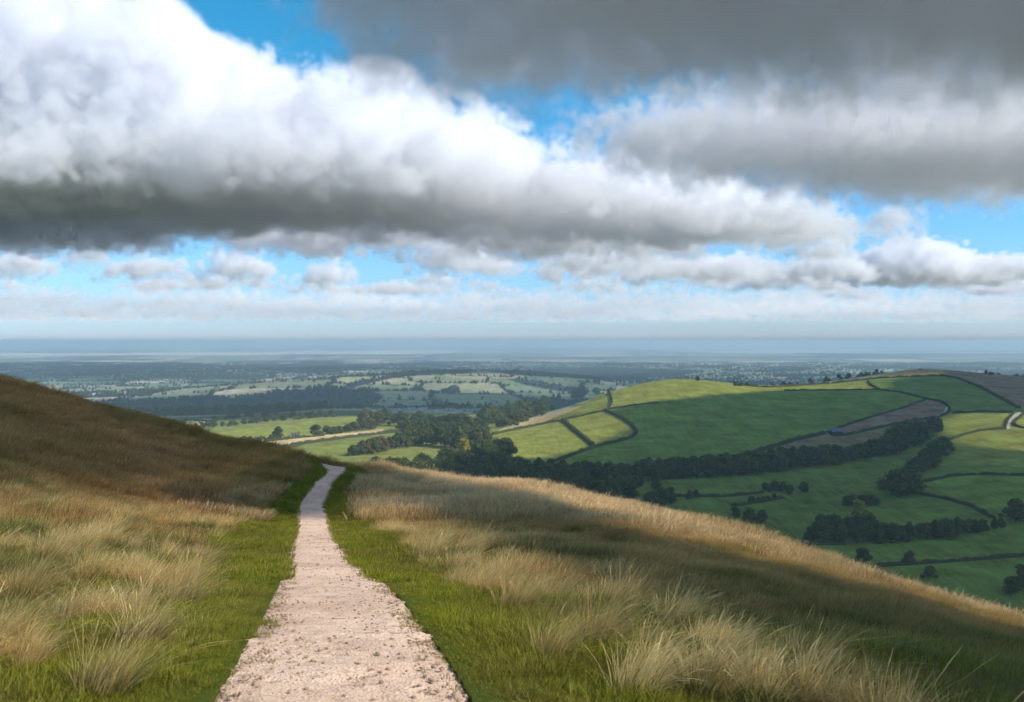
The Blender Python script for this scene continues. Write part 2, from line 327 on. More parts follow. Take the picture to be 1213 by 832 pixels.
G_A = (.245, .255, .052); G_B = (.17, .23, .042); G_D = (.145, .20, .04); TAN = (.48, .37, .19); BRN = (.26, .175, .105); WHEAT = (.55, .42, .21)
FIELDS = [  # colour, outline in photograph pixels
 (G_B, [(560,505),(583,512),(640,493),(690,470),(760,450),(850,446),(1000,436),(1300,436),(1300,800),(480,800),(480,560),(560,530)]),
 (G_A, [(583,515),(669,497),(716,486),(734,494.4),(748.6,504),(754,513.4),(739.5,520.7),(703,529),(669,542.5),(641,553),(590,560),(570,530)]),
 (G_A, [(690,470),(721,466),(725,477),(721,486),(780,477),(852,469),(930,462.6),(1041,461.5),(1028,451.6),(1000,453),(943,457),(907,459),(887,457.5),(850,440),(760,440),(700,460)]),
 (G_A, [(583.6,515),(669,497),(716,487),(721.5,466),(700,470),(687,476),(640,493)]),
 (TAN, [(583.6,512),(623.5,503.5),(645,500),(669,489),(660,494),(690,481),(676,483),(700,474),(690,474),(640,491),(600,505)]),
 (TAN, [(870,455.5),(887,457),(907,458.6),(943,457),(1000,452.6),(1036,448),(1072,446.2),(1117,444.4),(1110,430),(1036,432),(960,448),(900,452)]),
 ((.36,.25,.10), [(1036,447.5),(1060,441),(1090,436),(1117,437),(1117,444.4),(1072,446.2)]),
 (BRN, [(1117,444.4),(1135,448),(1162,458.9),(1189,473.3),(1207,483.2),(1213,487),(1300,490),(1300,430),(1117,430)]),
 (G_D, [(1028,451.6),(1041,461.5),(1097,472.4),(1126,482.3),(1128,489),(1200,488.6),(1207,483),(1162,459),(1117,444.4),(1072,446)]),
 (BRN, [(1097,473),(1072,482.3),(1027,495),(1000,504.4),(979.5,512.5),(985,515.5),(1000,515.7),(1081,497.6),(1108,495),(1121,487),(1115,477)]),
 ((.22,.175,.08), [(943,520.7),(979,513),(1000,517.5),(1081,499),(1100,497),(1100,508),(1060,522),(1000,534),(930,532),(905,533)]),
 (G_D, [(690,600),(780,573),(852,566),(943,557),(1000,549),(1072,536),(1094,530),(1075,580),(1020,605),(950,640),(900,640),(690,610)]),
 (G_A, [(1105,500),(1128,490),(1300,489),(1300,560),(1126,548),(1115,525)]),
 (G_B, [(1090,572),(1126,563),(1162,561),(1300,563),(1300,625),(1189,618),(1151,599.3),(1122,590.6),(1090,584.7)]),
 # fields to the left of the hill
 ((.20,.215,.06), [(-200,560),(-200,499),(200,499),(560,489),(600,505),(583,515),(560,560),(480,600)]),
 (WHEAT, [(188,503),(215,498),(252,496),(256,503.5),(218,507),(195,505)]),
 ((.23,.25,.055), [(240,514),(300,507),(404,495.4),(450,489.5),(460,492),(425,498),(411.5,508),(381,513),(330,520),(281,524)]),
 (WHEAT, [(285,528),(294,526),(360,518.5),(425,511.5),(455,508),(452,513),(406,518.5),(362,524.5),(321,533),(330,540)]),
 ((.19,.22,.055), [(321,540),(342,534.5),(406,522),(451,515.4),(487,509),(495,513),(470,519),(415,535),(411,543),(423,546),(400,556),(340,548)]),
 ((.22,.24,.05), [(436,551),(423,545),(463,538),(501,532.3),(520,531),(489,538),(472,543),(446,552)]),
 ((.40,.36,.25), [(440,484),(480,486),(560,487.5),(560,490),(500,490),(440,488.5)]),
]
TRACKS = [([(1207,489.5),(1196.6,496.7),(1194.5,507)], 2.2), ([(1108,495.5),(1120,488.5),(1122.5,483)], 2.0), ([(722,467),(724.5,476),(720,484),(716,486.5)], 1.4)]

def build_ground():
    az = np.concatenate([np.arange(-180, -31, 2.0), np.arange(-31, 31, .07), np.arange(31, 180, 2.0)]); az = np.radians(az)
    r = np.concatenate([np.exp(np.arange(math.log(.5), math.log(62), .015)), np.exp(np.arange(math.log(62), math.log(330), .03)), np.exp(np.arange(math.log(330), math.log(61000), .0075))])
    A, Rr = np.meshgrid(az, r); x = Rr*np.sin(A); y = Rr*np.cos(A)
    z = ground_z(x.ravel(), y.ravel()).reshape(x.shape)
    inside = (x > path_l(y)+.06) & (x < path_r(y)-.06) & (y > 3) & (y < 44)
    z = np.where(inside, z-.05, z)
    n, m = x.shape
    idx = np.arange(n*m).reshape(n, m); nx = np.roll(idx, -1, axis=1)
    q = np.stack([idx[:-1], nx[:-1], nx[1:], idx[1:]], -1).reshape(-1, 4)
    V = np.stack([x, y, z], -1).reshape(-1, 3); V = np.vstack([V, [[0, 0, float(ground_z(np.array([0.]), np.array([0.]))[0])]]])
    # colours
    xf, yf = V[:, 0], V[:, 1]; rr = np.hypot(xf, yf); col = np.zeros((len(V), 4), np.float32); col[:, 3] = 1
    px = CX+F*xf/np.maximum(yf, 1); py = EY-F*V[:, 2]/np.maximum(yf, 1)
    near = rr < 330
    col[:, :3] = G_B
    # near slope: soil and thatch under the grass
    dpth = np.maximum(path_l(yf)-xf, xf-path_r(yf)); green = np.clip(1.6-dpth/1.2, 0, 1)[:, None]*(yf < 45)[:, None]
    far_brown = np.clip((rr-10)/14, 0, 1)[:, None]
    base = np.array((.085, .095, .028))*(1-far_brown)+np.array((.30, .20, .10))*far_brown
    col[near, :3] = (base*(1-green)+np.array((.07, .10, .02))*green)[near]
    col[rr > 75, :3] = (.12, .13, .05); col[(rr > 1800) | ((rr > 300) & (yf < 0)), :3] = (.16, .18, .13)
    mid = (rr >= 300) & (yf > 0)
    for c, poly in FIELDS:
        s = mid & (rr < 1750); k = np.where(s)[0]; ins = k[inpoly(px[k], py[k], poly)]; a = .35+poly[0][0]*.013
        lines = np.sin((xf[ins]*math.cos(a)+yf[ins]*math.sin(a))*2*math.pi/13.0)*.05 + .16*vnoise(xf[ins], yf[ins], .021, 3) + .16*vnoise(xf[ins], yf[ins], .08, 4)
        col[ins, :3] = np.array(c)*(1+lines[:, None])
    for line, w in TRACKS:
        k = np.where(mid & (rr < 1750))[0]
        for (a, b), (c, d) in zip(line, line[1:]):
            t = np.clip(((px[k]-a)*(c-a)+(py[k]-b)*(d-b))/((c-a)**2+(d-b)**2), 0, 1)
            dd = np.hypot(px[k]-a-t*(c-a), py[k]-b-t*(d-b)); col[k[dd < w*.8], :3] = (.55, .5, .42)
    yend = np.interp(px, [100, 430, 560, 640, 720, 800, 900, 1000, 1280], [1480, 1620, 1520, 1230, 1230, 1310, 1460, 1560, 1600])
    k = np.where((yf > yend) & (rr > 900))[0]
    P, Q, h, ed, wood, h2, big = plain_style(xf[k], yf[k])
    pal = np.array([(.22,.26,.10), (.28,.30,.12), (.20,.26,.12), (.48,.42,.24), (.25,.27,.12), (.62,.56,.40), (.18,.23,.10), (.34,.33,.15)])
    c = pal[(h2*8).astype(int) % 8]*(.8+.4*hsh(h*50, h2*70))[:, None]
    ridge = (np.abs(P-560) < 170) & (Q > 444) & (Q < 492) & (yf[k] < 4400)
    c = np.where(ridge[:, None], np.array([(.26,.31,.10), (.30,.34,.12), (.24,.30,.12), (.42,.42,.18)])[(h2*4).astype(int) % 4], c)
    top = inpoly(P, Q, [(392,466),(430,452),(470,446),(515,442.5),(515,448),(470,452),(440,456)]) | inpoly(P, Q, [(528,443),(600,442.5),(625,446),(600,449),(528,448)])
    c = np.where(top[:, None], np.array((.52, .44, .22)), c)
    c = np.where((ed < np.where(big, 45, 5))[:, None] & (hsh(h, h2, 3) < .85)[:, None], np.array((.045, .06, .03)), c)
    c = np.where(wood[:, None], np.array((.035, .05, .022)), c)
    # built-up and pale scattered patches on the far plain
    sp = hsh(np.floor(xf[k]/150), np.floor(yf[k]/260), 7); twn = np.sin(xf[k]/2100+.5)*np.sin(yf[k]/3100+2)
    c = np.where(((sp > .90) & (twn > -.1) & (yf[k] > 5200) & (ed > 15))[:, None], np.array((.62, .55, .48)), c)
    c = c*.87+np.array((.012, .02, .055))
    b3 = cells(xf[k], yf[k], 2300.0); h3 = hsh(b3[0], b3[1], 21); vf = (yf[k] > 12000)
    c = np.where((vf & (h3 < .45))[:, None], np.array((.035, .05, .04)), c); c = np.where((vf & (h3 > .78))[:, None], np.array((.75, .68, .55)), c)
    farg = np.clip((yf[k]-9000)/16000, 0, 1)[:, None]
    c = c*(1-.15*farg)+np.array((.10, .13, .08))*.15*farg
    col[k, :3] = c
    mat = M['land']
    o = mesh_obj('ground', V, q, mat, attrs={'land_colour': ('FLOAT_COLOR', col)}, smooth=True)
    # close the centre
    o.data.update(); tag(o, kind='structure'); return o

def vnoise(x, y, s, seed):
    x = x*s+seed*17.3; y = y*s+seed*5.1; i = np.floor(x); j = np.floor(y); a = x-i; b = y-j; a = a*a*(3-2*a); b = b*b*(3-2*b)
    return (hsh(i, j, seed)*(1-a)+hsh(i+1, j, seed)*a)*(1-b)+(hsh(i, j+1, seed)*(1-a)+hsh(i+1, j+1, seed)*a)*b-.5
def build_path():
    ny, nx = 1100, 46
    ys = np.exp(np.linspace(math.log(2.4), math.log(43.6), ny)); rng = np.random.default_rng(2)
    u = np.linspace(0, 1, nx); V = np.zeros((ny, nx, 3)); E = np.zeros((ny, nx))
    j1 = .05*np.sin(ys*3.1)+.035*np.sin(ys*7.7+1)+.03*np.sin(ys*15+2)+.02*np.sin(ys*31); j2 = .05*np.sin(ys*2.7+4)+.035*np.sin(ys*8.9)+.03*np.sin(ys*17+1)+.02*np.sin(ys*27)
    L = path_l(ys)-.05+j1*.8; Rt = path_r(ys)+.05+j2*.8
    X = L[:, None]*(1-u)+Rt[:, None]*u; Y = np.repeat(ys[:, None], nx, 1)
    Z = ground_z(X.ravel(), Y.ravel()).reshape(X.shape)
    crown = .0-.03*(2*u-1)**4
    nz = .016*vnoise(X, Y, 2.6, 1)+.014*vnoise(X, Y, 7, 2)+.010*vnoise(X, Y, 19, 3)+.008*vnoise(X, Y, 43, 4)
    V[..., 0] = X; V[..., 1] = Y; V[..., 2] = Z+crown+nz+.004
    E = np.clip((np.abs(2*u-1)-.88)/.12, 0, 1)[None]*np.ones((ny, 1))*(.3+.7*rng.random((ny, nx)))
    idx = np.arange(ny*nx).reshape(ny, nx)
    q = np.stack([idx[:-1, :-1], idx[:-1, 1:], idx[1:, 1:], idx[1:, :-1]], -1).reshape(-1, 4)
    tag(mesh_obj('path', V.reshape(-1, 3), q, M['path'], attrs={'edge': ('FLOAT', E)}, smooth=True), kind='structure')

def build_haze():
    lo = (-61500, -61500, -475); hi = (61500, 61500, 9)
    c = [(x, y, z) for x in (lo[0], hi[0]) for y in (lo[1], hi[1]) for z in (lo[2], hi[2])]
    m = new_mat('haze_air'); t = NT(m); pv = t.n('ShaderNodeVolumePrincipled', _Density=HAZE_D, _Anisotropy=0.0)
    pv.inputs['Color'].default_value = (*HAZE_C, 1); o = t.n('ShaderNodeOutputMaterial'); t.l(pv.outputs[0], o.inputs['Volume'])
    ob = mesh_obj('haze', c, [(0,1,3,2),(4,6,7,5),(0,4,5,1),(2,3,7,6),(0,2,6,4),(1,5,7,3)], m); tag(ob, kind='stuff')
HAZE_D = .000115; HAZE_C = (.66, .86, 1.0)

# ------------------------------------------------------------------ unseen blockers added off to the right to shade slopes and valley
SHADE_FAR = [(520,600),(500,566),(530,552),(570,548),(600,543),(640,545),(700,531),(716,522),(740,512),(752,502),(735,493),(722,487),(750,480),(780,476),(852,469),(930,462.8),(1041,462),(1060,459),(1056,453),(1075,447.5),(1117,445),(1140,440),(1300,440),(1300,488),(1213,489),(1128,489.5),(1106,498),(1116,520),(1150,530),(1213,535),(1300,540),(1300,830),(520,830)]
SHADE_NEAR = [(-300,300),(-300,560),(0,578),(150,592),(250,606),(330,612),(397,613),(415,606),(418,580),(440,590),(500,618),(560,643),(640,678),(740,718),(830,748),(900,778),(960,835),(1400,1200),(1500,830),(1213,751),(1089,719),(970,690),(902,673),(800,648),(730,627),(668,608),(565,583),(500,571),(440,558),(415,551),(405,540),(300,500),(0,400)]
def shade_cloud(name, x0, x1, y0, y1, step, test, t, thick, blur, label):  # opaque mesh cut to the wanted shade outline and moved towards the sun
    xs = np.arange(x0, x1, step); ys = np.arange(y0, y1, step); X, Y = np.meshgrid(xs, ys, indexing='ij')
    Z = ground_z(X.ravel(), Y.ravel()).reshape(X.shape); m = test(X, Y, Z).astype(float)
    m[0] = m[-1] = 0; m[:, 0] = m[:, -1] = 0
    b = m
    k = np.hanning(blur*2+3); k /= k.sum()
    b = np.apply_along_axis(lambda v: np.convolve(v, k, 'same'), 0, b); b = np.apply_along_axis(lambda v: np.convolve(v, k, 'same'), 1, b)
    b = b + .10*np.sin(X/step/5.1+1)*np.sin(Y/step/4.3)*(b > .05)*(b < .95)
    h = np.clip(b-.5, 0, 1)*thick
    lump = 1+.35*np.sin(X/step/7)*np.sin(Y/step/9)+.2*np.sin(X/step/3+Y/step/4)
    P = np.stack([X, Y, Z], -1)+SUN*t; P[..., 2] = (Z.mean()+SUN[2]*t)
    sh = (P[..., 2]-Z)/SUN[2]; P[..., 0] = X+SUN[0]*sh; P[..., 1] = Y+SUN[1]*sh
    T = P.copy(); B = P.copy(); T[..., 2] += h*lump; B[..., 2] -= h*.4
    n1, n2 = X.shape; idx = np.arange(n1*n2).reshape(n1, n2)
    f = (b > .5); use = f[:-1, :-1] | f[1:, :-1] | f[:-1, 1:] | f[1:, 1:]
    q = np.stack([idx[:-1, :-1], idx[1:, :-1], idx[1:, 1:], idx[:-1, 1:]], -1)[use]
    V = np.vstack([T.reshape(-1, 3), B.reshape(-1, 3)]); q2 = (q+n1*n2)[:, ::-1]; Q = np.vstack([q, q2])
    used, inv = np.unique(Q, return_inverse=True)
    o = mesh_obj(name, V[used], inv.reshape(Q.shape), M['cloud'], smooth=True)
    return tag(o, label=label, kind='stuff')
def shade_blockers():
    def pj(X, Y, Z): return CX+F*X/np.maximum(Y, .5), EY-F*Z/np.maximum(Y, .5)
    def far(X, Y, Z):
        px, py = pj(X, Y, Z); yend = np.interp(px, [430, 560, 640, 720, 800, 900, 1000, 1280], [1400, 1300, 1030, 1090, 1190, 1330, 1450, 1400])
        return inpoly(px, py, SHADE_FAR) & (Y < yend)
    shade_cloud('valley_shade_blocker', -150, 1000, 300, 1560, 6, far, 1150, 14, 3, 'unseen white blocker added to the right to shade the valley')  # added out of view to shade the valley and far hill
    def near(X, Y, Z):
        px, py = pj(X, Y, Z); return (inpoly(px, py, SHADE_NEAR) | ((px < 0) & (Y > 17) & (Y < 60)) & (np.hypot(X, Y) < 70)) & (Y > 3)
    shade_cloud('slope_shade_blocker', -9.5, 26, -2, 62, .3, lambda X, Y, Z: near(X, Y, Z) & (X > -9), 150, .9, 2, 'small unseen white blocker added to shade the near slope')  # added out of view to shade the middle and right of the slope
    shade_cloud('slope_shade_blocker', -48, -8, -2, 66, .5, lambda X, Y, Z: near(X, Y, Z) & (X < -8.4), 520, 2, 3, 'unseen white blocker added to shade the left slope, higher than the other')  # added out of view, set farther off for a softer shade edge
# ------------------------------------------------------------------ trees and hedges
_px = np.arange(-60, 1300, 4.0); _lY = np.linspace(math.log(330), math.log(9000), 1300)
def make_hit():
    PX, LY = np.meshgrid(_px, _lY, indexing='ij'); Y = np.exp(LY); X = (PX-CX)/F*Y
    global _G; _G = ground_z(X.ravel(), Y.ravel()).reshape(PX.shape)
def hit(px, py):
    k = np.clip((px-_px[0])/4, 0, len(_px)-1.001); i = int(k); w = k-i; g = _G[i]*(1-w)+_G[i+1]*w; Y = np.exp(_lY); ray = -(py-EY)/F*Y
    ok = g >= ray; j = int(np.argmax(ok)) if ok.any() else int(np.argmin(ray-g))
    if ok.any() and j > 0:
        a, b = ray[j-1]-g[j-1], ray[j]-g[j]; s = a/(a-b+1e-9); Yh = math.exp(_lY[j-1]*(1-s)+_lY[j]*s)
    else: Yh = math.exp(_lY[j])
    x = (px-CX)/F*Yh; return x, Yh, float(ground_z(np.array([x]), np.array([Yh]))[0])
def quads(P, N, s, rng):
    """small leaf-clump faces at P facing roughly N"""
    n = len(P); N = N+rng.normal(0, .55, (n, 3)); N /= np.linalg.norm(N, axis=1)[:, None]
    a = np.cross(N, rng.normal(0, 1, (n, 3))); a /= np.linalg.norm(a, axis=1)[:, None]+1e-9; b = np.cross(N, a)
    s = (s*rng.uniform(.6, 1.4, n))[:, None]; bend = N*s*.25
    V = np.stack([P-a*s, P-b*s*.8-bend, P+a*s, P+b*s*.9+bend], 1).reshape(-1, 3)
    return V, np.arange(n*4).reshape(n, 4), np.repeat(rng.random(n), 4)
def crown_mesh(seed, shape, nleaf=1500, size=.045):
    """unit tree crown: total height 1, spread shape[0], foot of crown at shape[1]"""
    rng = np.random.default_rng(seed); w, foot, nl = shape
    lob = []
    for i in range(nl):
        a = rng.uniform(0, 2*math.pi); h = rng.uniform(0, 1)**.8; rad = w*.5*(.8-.6*h**1.6)*rng.uniform(.3, 1.1)
        lob.append((rad*math.cos(a), rad*math.sin(a), foot+(1-foot)*(.12+.74*h), w*rng.uniform(.11, .24)*(1.1-.3*h)))
    lob = np.array(lob); k = rng.integers(0, nl, nleaf); D = rng.normal(0, 1, (nleaf, 3)); D /= np.linalg.norm(D, axis=1)[:, None]
    P = lob[k, :3]+D*lob[k, 3:]*rng.uniform(.7, 1.08, nleaf)[:, None]*[1, 1, .85]; P[:, 2] = np.clip(P[:, 2], foot*.6, 1)
    return quads(P, D, size, rng), lob
def limb(p0, p1, r0, r1, n=6):
    p0, p1 = np.array(p0, float), np.array(p1, float); d = p1-p0; d /= np.linalg.norm(d); a = np.cross(d, [1, .3, .1]); a /= np.linalg.norm(a); b = np.cross(d, a)
    V = [p+(a*math.cos(t)+b*math.sin(t))*r for p, r in ((p0, r0), (p1, r1)) for t in np.linspace(0, 2*math.pi, n, endpoint=False)]
    return V, [(i, (i+1) % n, n+(i+1) % n, n+i) for i in range(n)]
PROTO = {}
def make_trees():
    specs = [('leaf', (1.0, .05, 20), 0), ('leaf', (.85, .04, 18), 1), ('leaf', (1.2, .05, 24), 2), ('leaf', (.75, .03, 16), 3), ('leaf', (1.35, .04, 24), 4),
             ('leaf_light', (1.0, .06, 19), 5), ('leaf_autumn', (1.05, .08, 17), 6), ('leaf_yellow', (.95, .07, 16), 7), ('bush', (1.9, .0, 16), 8), ('leaf_light', (.85, .05, 17), 9)]
    for mat, shp, k in specs:
        (V, Q, r), lob = crown_mesh(40+k, shp, 2000 if mat != 'bush' else 1000, .034 if mat != 'bush' else .06)
        mm = M['leaf'] if mat == 'bush' else M[mat]
        # solid heart so the crown is not see-through everywhere
        cv, cf = [], []
        for cx, cy, cz, cr in lob:
            bm = bmesh.new(); bmesh.ops.create_icosphere(bm, subdivisions=1, radius=cr*.7)
            cv.append(([(v.co.x+cx, v.co.y+cy, v.co.z*.85+cz) for v in bm.verts], [tuple(v.index for v in f.verts) for f in bm.faces])); bm.free()
        HV, HF = merge(cv); n0 = len(V)
        faces = [tuple(q) for q in Q.tolist()]+[tuple(i+n0 for i in f) for f in HF]
        root = bpy.data.objects.new('bush' if mat == 'bush' else 'tree', None); root.empty_display_size = .2
        cr = mesh_obj('crown', np.vstack([V, HV]), faces, mm, attrs={'r': ('FLOAT', np.r_[r, np.full(len(HV), .25)])}, link=False); cr.parent = root
        parts = [limb((0, 0, -.06), (.01, 0, shp[1]+.12), .028, .02), limb((.01, 0, shp[1]+.1), (.02, .01, .75), .02, .006)]
        for l in lob[:6]: parts.append(limb((.01, 0, shp[1]+.08), l[:3], .013, .004, 5))
        tv, tf = merge(parts); tk = mesh_obj('trunk', tv, tf, M['bark'], link=False); tk.parent = root
        PROTO[k] = (root, cr, tk)
TREES = [0]
_tr = random.Random(11)
def tree(px, py, hpx, k, label, group=None, wide=1.0, cat='tree'):
    x, Y, z = hit(px, py); h = hpx/F*Y*1.12
    root, cr, tk = PROTO[k]
    o = bpy.data.objects.new(root.name.split('.')[0], None); o.empty_display_size = .2; COL.objects.link(o); o.location = (x, Y, z-.2); s = h
    o.scale = (s*wide*1.05, s*wide*1.05, s); o.rotation_euler = (0, 0, _tr.uniform(0, 6.28))
    for c in (cr, tk):
        d = c.copy(); COL.objects.link(d); d.parent = o
    TREES[0] += 1
    return tag(o, label, cat, group)
def row(pts, n, h, kinds, label, group, jit=1.5, wide=1.0, cat='tree'):
    """n trees along a line of photograph pixels, heights h=(lo,hi) pixels"""
    pts = np.array(pts, float); L = np.r_[0, np.cumsum(np.hypot(*(pts[1:]-pts[:-1]).T))]
    for i in range(n):
        s = (i+.5)/n*L[-1]+_tr.uniform(-.3, .3)*L[-1]/n
        tree(np.interp(s, L, pts[:, 0])+_tr.uniform(-jit, jit), np.interp(s, L, pts[:, 1])+_tr.uniform(-jit, jit)*.6, _tr.uniform(*h), _tr.choice(kinds), label, group, wide*_tr.uniform(.9, 1.2), cat)
D = [0, 1, 2, 3, 4, 0, 2, 1, 4, 5]
def all_trees():
    g = 'trees in the long belt below the shaded field'
    row([(765,570),(852,564),(889,561.5),(943,555),(1000,548)], 40, (18, 24), D, 'dark broadleaf tree in the long belt below the large shaded field', g, 1.5)
    row([(760,564),(852,557),(900,553),(960,546)], 16, (14, 20), D, 'dark broadleaf tree in the long belt below the large shaded field', g, 1.5)
    g = 'trees in the belt climbing to the brown field'
    row([(1003,547),(1036,540.5),(1072,534)], 12, (15, 20), D, 'dark tree in the belt climbing towards the brown field', g, 1.5)
    row([(1058,533),(1075,528),(1092,524)], 8, (22, 27), [2, 4, 0], 'tall dark tree at the upper end of the belt beside the brown field', 'tall trees at the belt end', 2)
    tree(1104, 514, 19, 6, 'russet tree at the top of the belt below the pale bend of the track', wide=1.1)
    tree(1111, 512, 16, 0, 'dark round tree right of the russet tree at the belt top')
    g = 'trees on the hedge running down from the belt'
    row([(1122,535),(1108,541)], 5, (15, 20), [0, 2, 5], 'dark tree in the clump below the sunlit right-hand field', 'trees in the clump below the sunlit field', 2.5)
    row([(1106,549),(1092,556),(1084,564)], 6, (15, 22), [0, 2, 4], 'dark tree on the hedge line running down the valley side', g, 3)
    row([(1058,588),(1070,588),(1084,586)], 4, (26, 32), [4, 2, 9], 'large spreading tree where two hedges meet above the lower belt', 'large spreading trees at the hedge junction', 2)
    tree(1070, 573, 17, 6, 'brownish tree top behind the large spreading trees')
    row([(1002,601),(1020,597),(1036,600)], 6, (9, 12), [8], 'low dark bush behind the yellow-brown tree', 'low bushes behind the yellow-brown tree', 2, .7, 'bush')
    g = 'trees in the lower belt'
    row([(955,640),(1005,642),(1045,641),(1087,639.5),(1136,634)], 21, (15, 22), D, 'dark tree in the lower belt at the valley bottom', g, 2)
    row([(968,632),(1000,634),(1036,632)], 8, (18, 25), [2, 5, 9, 0], 'olive green tree in the thick left part of the lower belt', 'olive trees in the lower belt', 2)
    tree(1016, 621, 27, 7, 'yellow-brown tree rising above the lower belt', wide=.95)
    tree(973, 628, 18, 6, 'rust-brown tree at the left of the lower belt')
    row([(1140,633),(1165,629),(1190,625)], 6, (12, 18), [0, 5, 3], 'small tree at the right end of the lower belt', 'small trees at the right end of the lower belt', 1.5)
    tree(1203, 619, 27, 0, 'big dark tree at the right edge above the lower belt', wide=1.1)
    tree(1023, 668, 19, 0, 'round dark tree just beyond the golden grass, left of three', wide=1.15)
    tree(1077, 669, 15, 6, 'thin brown half-bare tree on the lowest hedge', wide=1.0)
    tree(1101, 686, 15, 2, 'small dark tree below the lowest hedge near the grass crest')
    tree(1198, 706, 22, 0, 'dark tree at the lower right corner beside the slope'); tree(1209, 697, 27, 3, 'tallest dark tree at the lower right corner of the valley')
    g = 'trees in the hedge crossing the middle meadow'
    row([(768,600),(782,599),(800,598)], 6, (15, 20), [0, 3, 2], 'dark tree at the left end of the hedge in the shaded meadow', 'trees at the left end of the meadow hedge', 2.5)
    row([(772,578),(780,580)], 2, (10, 12), [3], 'slender dark tree behind the meadow clump', 'slender trees behind the meadow clump', 1)
    row([(812,592),(826,589)], 3, (6, 9), [8], 'low bush along the hedge in the shaded meadow', 'low bushes along the meadow hedge', .7, .6, 'bush')
    row([(906,583),(915,581.5),(928,581)], 4, (9, 12), [0, 2], 'small round tree in the hedge row of the shaded meadow', g, 1.2)
    tree(936, 585.5, 11, 0, 'round tree in the middle of the short lower hedge row', wide=1.15)
    tree(952, 584, 13, 0, 'round tree at the right tip of the short lower hedge row', wide=1.1)
    row([(888,597),(900,595),(920,591)], 5, (5, 8), [8], 'low bush in the short lower hedge row', 'low bushes in the short hedge row', .8, .7, 'bush')
    tree(873, 613, 17, 3, 'slim tree, leftmost of the three standing in the open meadow'); tree(888, 619, 16, 2, 'wide middle tree of the three in the open meadow'); tree(903, 620, 16, 0, 'round right tree of the three in the open meadow', wide=1.1)
    row([(850,634),(872,638),(905,643),(930,647)], 9, (7, 10), [8], 'low brown-green scrub just beyond the golden grass crest', 'scrub beyond the grass crest', 1.5, .8, 'bush')
    # wood in the valley on the left of the hill
    g = 'trees of the dark valley wood'; lb = 'dark tree in the shaded wood filling the valley'
    row([(455,573),(520,582),(600,597),(680,604),(730,606)], 17, (20, 28), D, lb, g, 3)
    row([(470,566),(540,573),(620,585),(700,590),(758,590)], 20, (20, 28), D, lb, g, 3)
    row([(500,560),(560,563),(640,573),(700,577),(765,577)], 20, (19, 26), D, lb, g, 3)
    row([(530,554),(580,556),(650,565),(760,570)], 16, (16, 22), D, lb, g, 2.5)
    row([(478,560),(452,558),(440,556)], 3, (13, 17), [4, 2], 'rounded dark tree at the left end of the valley wood', 'rounded trees at the end of the valley wood', 1)
    g = 'trees at the wood edge below the sunlit fields'
    row([(565,548),(580,545),(592,545),(606,545)], 6, (20, 26), [0, 2, 4], 'tree at the wood edge catching sun beside the bright field', g, 2)
    tree(549, 541, 20, 7, 'bright yellow-green tree in front of the middle wood'); tree(566, 532, 20, 9, 'olive tree with a sunlit crown left of the bright field')
    g = 'trees of the middle wood'; lb = 'tree in the middle wood between the strip fields'
    row([(470,531),(510,528),(545,532),(575,530)], 14, (17, 23), [0, 1, 2, 4, 5], lb, g, 2)
    row([(482,522),(520,521),(560,521),(580,519)], 13, (14, 20), [0, 1, 2, 4, 9], lb, g, 2)
    row([(414,541),(440,537.5),(470,531.5)], 10, (12, 18), [0, 2, 4, 6], 'tree in the hedge row between the two small green fields', 'trees between the two small green fields', 1.2, 1.1)
    row([(424,502),(455,503),(490,505),(530,507),(560,508)], 18, (12, 17), [0, 2, 5, 4], 'tree in the upper wood behind the strip fields', 'trees in the upper wood', 1.5)
    row([(470,509),(500,511),(540,513),(578,513)], 14, (10, 15), [0, 2, 9, 4], 'tree in the second line of the upper wood', 'second line of upper wood trees', 1.5)
    row([(575,503),(600,500),(625,495),(645,490)], 13, (16, 22), [0, 2, 4, 1], 'dark tree on the wooded bank behind the tan slope', 'trees on the wooded bank behind the tan slope', 2)
    row([(588,508),(605,504),(625,499)], 5, (10, 15), [9, 5], 'paler green tree in front of the wooded bank', 'paler trees in front of the wooded bank', 1.5)
    row([(637,484),(650,480),(665,477)], 4, (8, 12), [0, 3], 'dark tree on the skyline left of the green hill', 'skyline trees left of the green hill', 1)
    tree(684, 474, 14, 6, 'tall brownish tree standing on the hill shoulder', wide=1.2); tree(690, 472, 12, 0, 'dark tree beside the tall brownish tree on the shoulder')
    row([(703,467),(712,465)], 2, (5, 7), [0], 'small dark tree on the shoulder skyline', 'small trees on the shoulder skyline', 1)
    row([(382,515.5),(400,513.5),(425,510),(450,507)], 8, (8, 11), [0, 6, 2], 'small tree in the hedge above the wheat field', 'trees in the hedge above the wheat field', .8, 1.2)
    row([(285,525),(305,524),(330,520)], 6, (5, 8), [0, 2, 9], 'small tree in the hedge along the left end of the wheat field', 'trees along the left end of the wheat field', .8, 1.2)
    tree(329, 520, 14, 0, 'tall dark tree in the hedge between green and wheat fields', wide=1.2); tree(374, 516.5, 13, 5, 'olive tree in the hedge between green and wheat fields', wide=1.3)
    row([(225,508),(262,506),(300,501.5),(345,497),(395,493.5)], 20, (6, 9), [0, 2, 9, 5, 4], 'tree in the belt along the top of the long green field', 'trees along the top of the long green field', 1, 1.3)
    row([(250,499),(290,495),(330,493)], 6, (5, 8), [0, 2], 'small dark tree on the far edge of the low fields', 'small trees on the far edge of the low fields', .8, 1.2)
    tree(826, 451.5, 5.5, 0, 'single tiny tree on top of the sunlit green hill', wide=1.4)
    row([(868,457),(886,457.3)], 4, (2.5, 3.5), [8], 'low dark bush on the skyline right of the green hill top', 'low bushes on the skyline right of the hill top', .4, 1, 'bush')
    tree(1168, 443.5, 5.5, 0, 'small dark tree on the skyline above the brown field'); tree(1173, 444.5, 3.5, 8, 'dark bush right of the small skyline tree', cat='bush')
